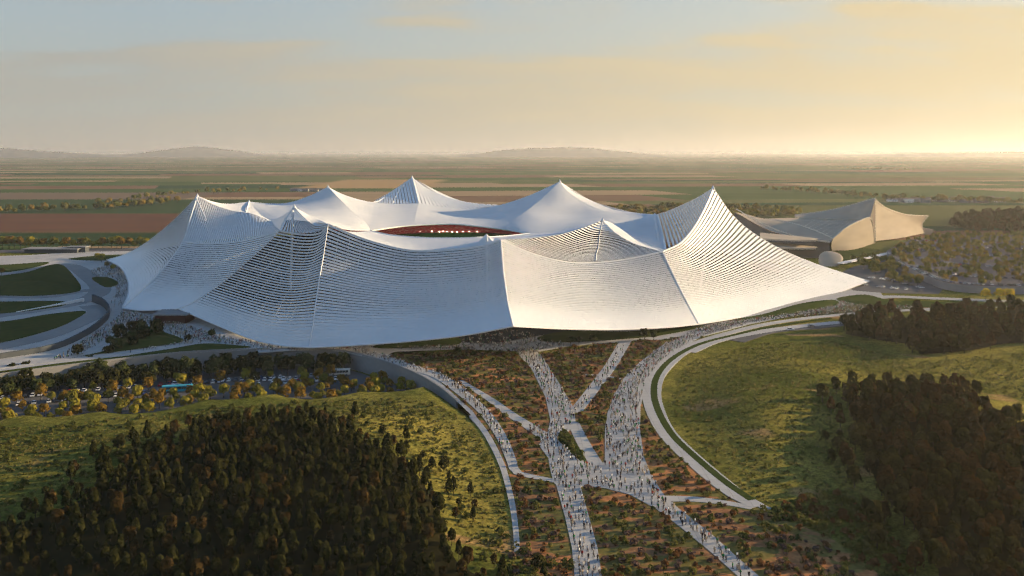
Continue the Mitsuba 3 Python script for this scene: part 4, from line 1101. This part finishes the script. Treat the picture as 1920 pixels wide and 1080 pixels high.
def bus(p, ang, col, L, label):
    k = thing('bus', label, 'bus')
    ca, sa = math.cos(math.radians(ang)), math.sin(math.radians(ang))
    R = np.array([[ca, -sa, 0], [sa, ca, 0], [0, 0, 1]])

    def place(m):
        v, f = m
        return np.asarray(v) @ R.T + p, f
    rb = trimesh.creation.extrude_polygon(Polygon([(-1.25, 0.4), (1.25, 0.4), (1.25, 2.8), (1.05, 3.1), (-1.05, 3.1), (-1.25, 2.8)]), L, engine='earcut')
    v = np.array(rb.vertices)
    m = place((np.c_[v[:, 2] - L / 2, v[:, 0], v[:, 1]], np.array(rb.faces)))
    scene[f'{k}__body'] = mikit.ply(m, 'painted', False, color=np.tile([col], (len(v), 1)))
    for s in (-1, 1):
        for j in range(6):
            x = -L / 2 + 0.8 + j * (L - 1.6) / 6
            obj('window', place(box(x + 0.08, x + (L - 1.6) / 6 - 0.08, s * 1.27 - 0.015, s * 1.27 + 0.015, 1.5, 2.5)), 'dark_glass', k)
        for x in (-L * 0.3, L * 0.32):
            w = trimesh.creation.cylinder(radius=0.5, height=0.3, sections=12)
            obj('wheel', place((np.array(w.vertices)[:, [0, 2, 1]] + [x, s * 1.14, 0.5], np.array(w.faces)[:, ::-1])), 'steel_dark', k)
    obj('windscreen', place(box(L / 2 - 0.01, L / 2 + 0.02, -1.05, 1.05, 1.3, 2.7)), 'dark_glass', k)


bus(np.append(gp(333, 735, LOW)[:2], LOW + 0.12), 12, (0.05, 0.38, 0.48), 13.0, 'turquoise bus parked in the sunken car park behind the yellow trees')
bus(np.append(gp(637, 704, LOW)[:2], LOW + 0.12), 8, (0.6, 0.55, 0.48), 10.0, 'pale bus parked at the right end of the sunken car park')


# far village houses and the low service buildings at the left
def house(x, y, w, d, h, label, grp):
    k = thing('house', label, 'house', grp)
    p = gp(x, y)
    x0, y0 = p[0], p[1]
    obj('wall', box(x0 - w / 2, x0 + w / 2, y0, y0 + d, 0, h), 'concrete' if rng.random() < 0.6 else 'steel_white', k)
    r = np.array([[x0 - w / 2 - .3, y0 - .3, h], [x0 + w / 2 + .3, y0 - .3, h], [x0 + w / 2 + .3, y0 + d + .3, h], [x0 - w / 2 - .3, y0 + d + .3, h], [x0 - w / 2 - .3, y0 + d / 2, h + 2.2], [x0 + w / 2 + .3, y0 + d / 2, h + 2.2]])
    obj('roof', (r, np.array([[0, 1, 5], [0, 5, 4], [2, 3, 4], [2, 4, 5], [3, 0, 4], [1, 2, 5], [0, 2, 1], [0, 3, 2]])), 'shell_shade', k)
    for j in range(int(w // 4)):
        xx = x0 - w / 2 + 2 + j * 4
        obj('window', box(xx - 0.6, xx + 0.6, y0 - 0.03, y0 + 0.02, 1.2, 2.6), 'dark_glass', k)


for x in (552, 562, 570, 579, 590, 598):
    house(x + rng.normal() * 2, 359 + rng.normal() * 0.7, rng.uniform(14, 22), 12, rng.uniform(4, 6), 'tiny pale house in the far hamlet left behind the stadium', 'houses of the far hamlet at left')
for x in np.linspace(1672, 1880, 22):
    house(x + rng.normal() * 3, 379 + rng.normal() * 1.2, rng.uniform(10, 20), 11, rng.uniform(4, 7), 'tiny pale house in the far village at right', 'houses of the far village at right')
SV = thing('service_building', 'low flat-roofed service building beside the road at far left', 'building')
c = gp(85, 474)
obj('roof', box(c[0] - 22, c[0] + 34, c[1] - 4, c[1] + 14, 3.6, 4.3), 'concrete', SV)
obj('wall', box(c[0] - 20, c[0] + 32, c[1] - 1, c[1] + 12, 0, 3.6), 'steel_dark', SV)
SV = thing('service_building', 'small dark kiosk with a pale roof left of the stadium tip', 'building')
c = gp(140, 473)
obj('roof', box(c[0] - 8, c[0] + 12, c[1] - 3, c[1] + 8, 5.0, 5.7), 'concrete', SV)
obj('wall', box(c[0] - 7, c[0] + 11, c[1] - 1, c[1] + 7, 0, 5.0), 'steel_dark', SV)
EN = thing('void_block', 'dark red block added for the dark void under the raised hem of the stadium at left', 'building')  # block added to stand for the dark opening below the hem
a, b = gp(290, 607), gp(348, 607)
obj('wall', box(a[0], b[0], a[1], a[1] + 14, 0, 5.0), 'red_seats', EN)
scene[f'{EN}__wall']['bsdf'] = {'type': 'ref', 'id': 'maroon'}
scene['maroon'] = diffuse((0.07, 0.03, 0.028))
obj('roof', box(a[0] - 1.5, b[0] + 1.5, a[1] - 1.5, a[1] + 15, 5.0, 5.7), 'concrete', EN)

# ------------------------------------------------------------------ haze
scene['haze_air'] = {'type': 'homogeneous', 'albedo': {'type': 'rgb', 'value': [0.96, 0.94, 0.92]}, 'sigma_t': {'type': 'rgb', 'value': [0.000062, 0.000062, 0.000062]}, 'phase': {'type': 'hg', 'g': 0.46}}
scene['haze'] = {'type': 'cube', 'to_world': T().translate([0, 43000, 187]).scale([95000, 50000, 207]), 'bsdf': {'type': 'null'}, 'interior': {'type': 'ref', 'id': 'haze_air'}}
labels['haze'] = {'kind': 'stuff', 'label': 'warm evening haze over the plain'}
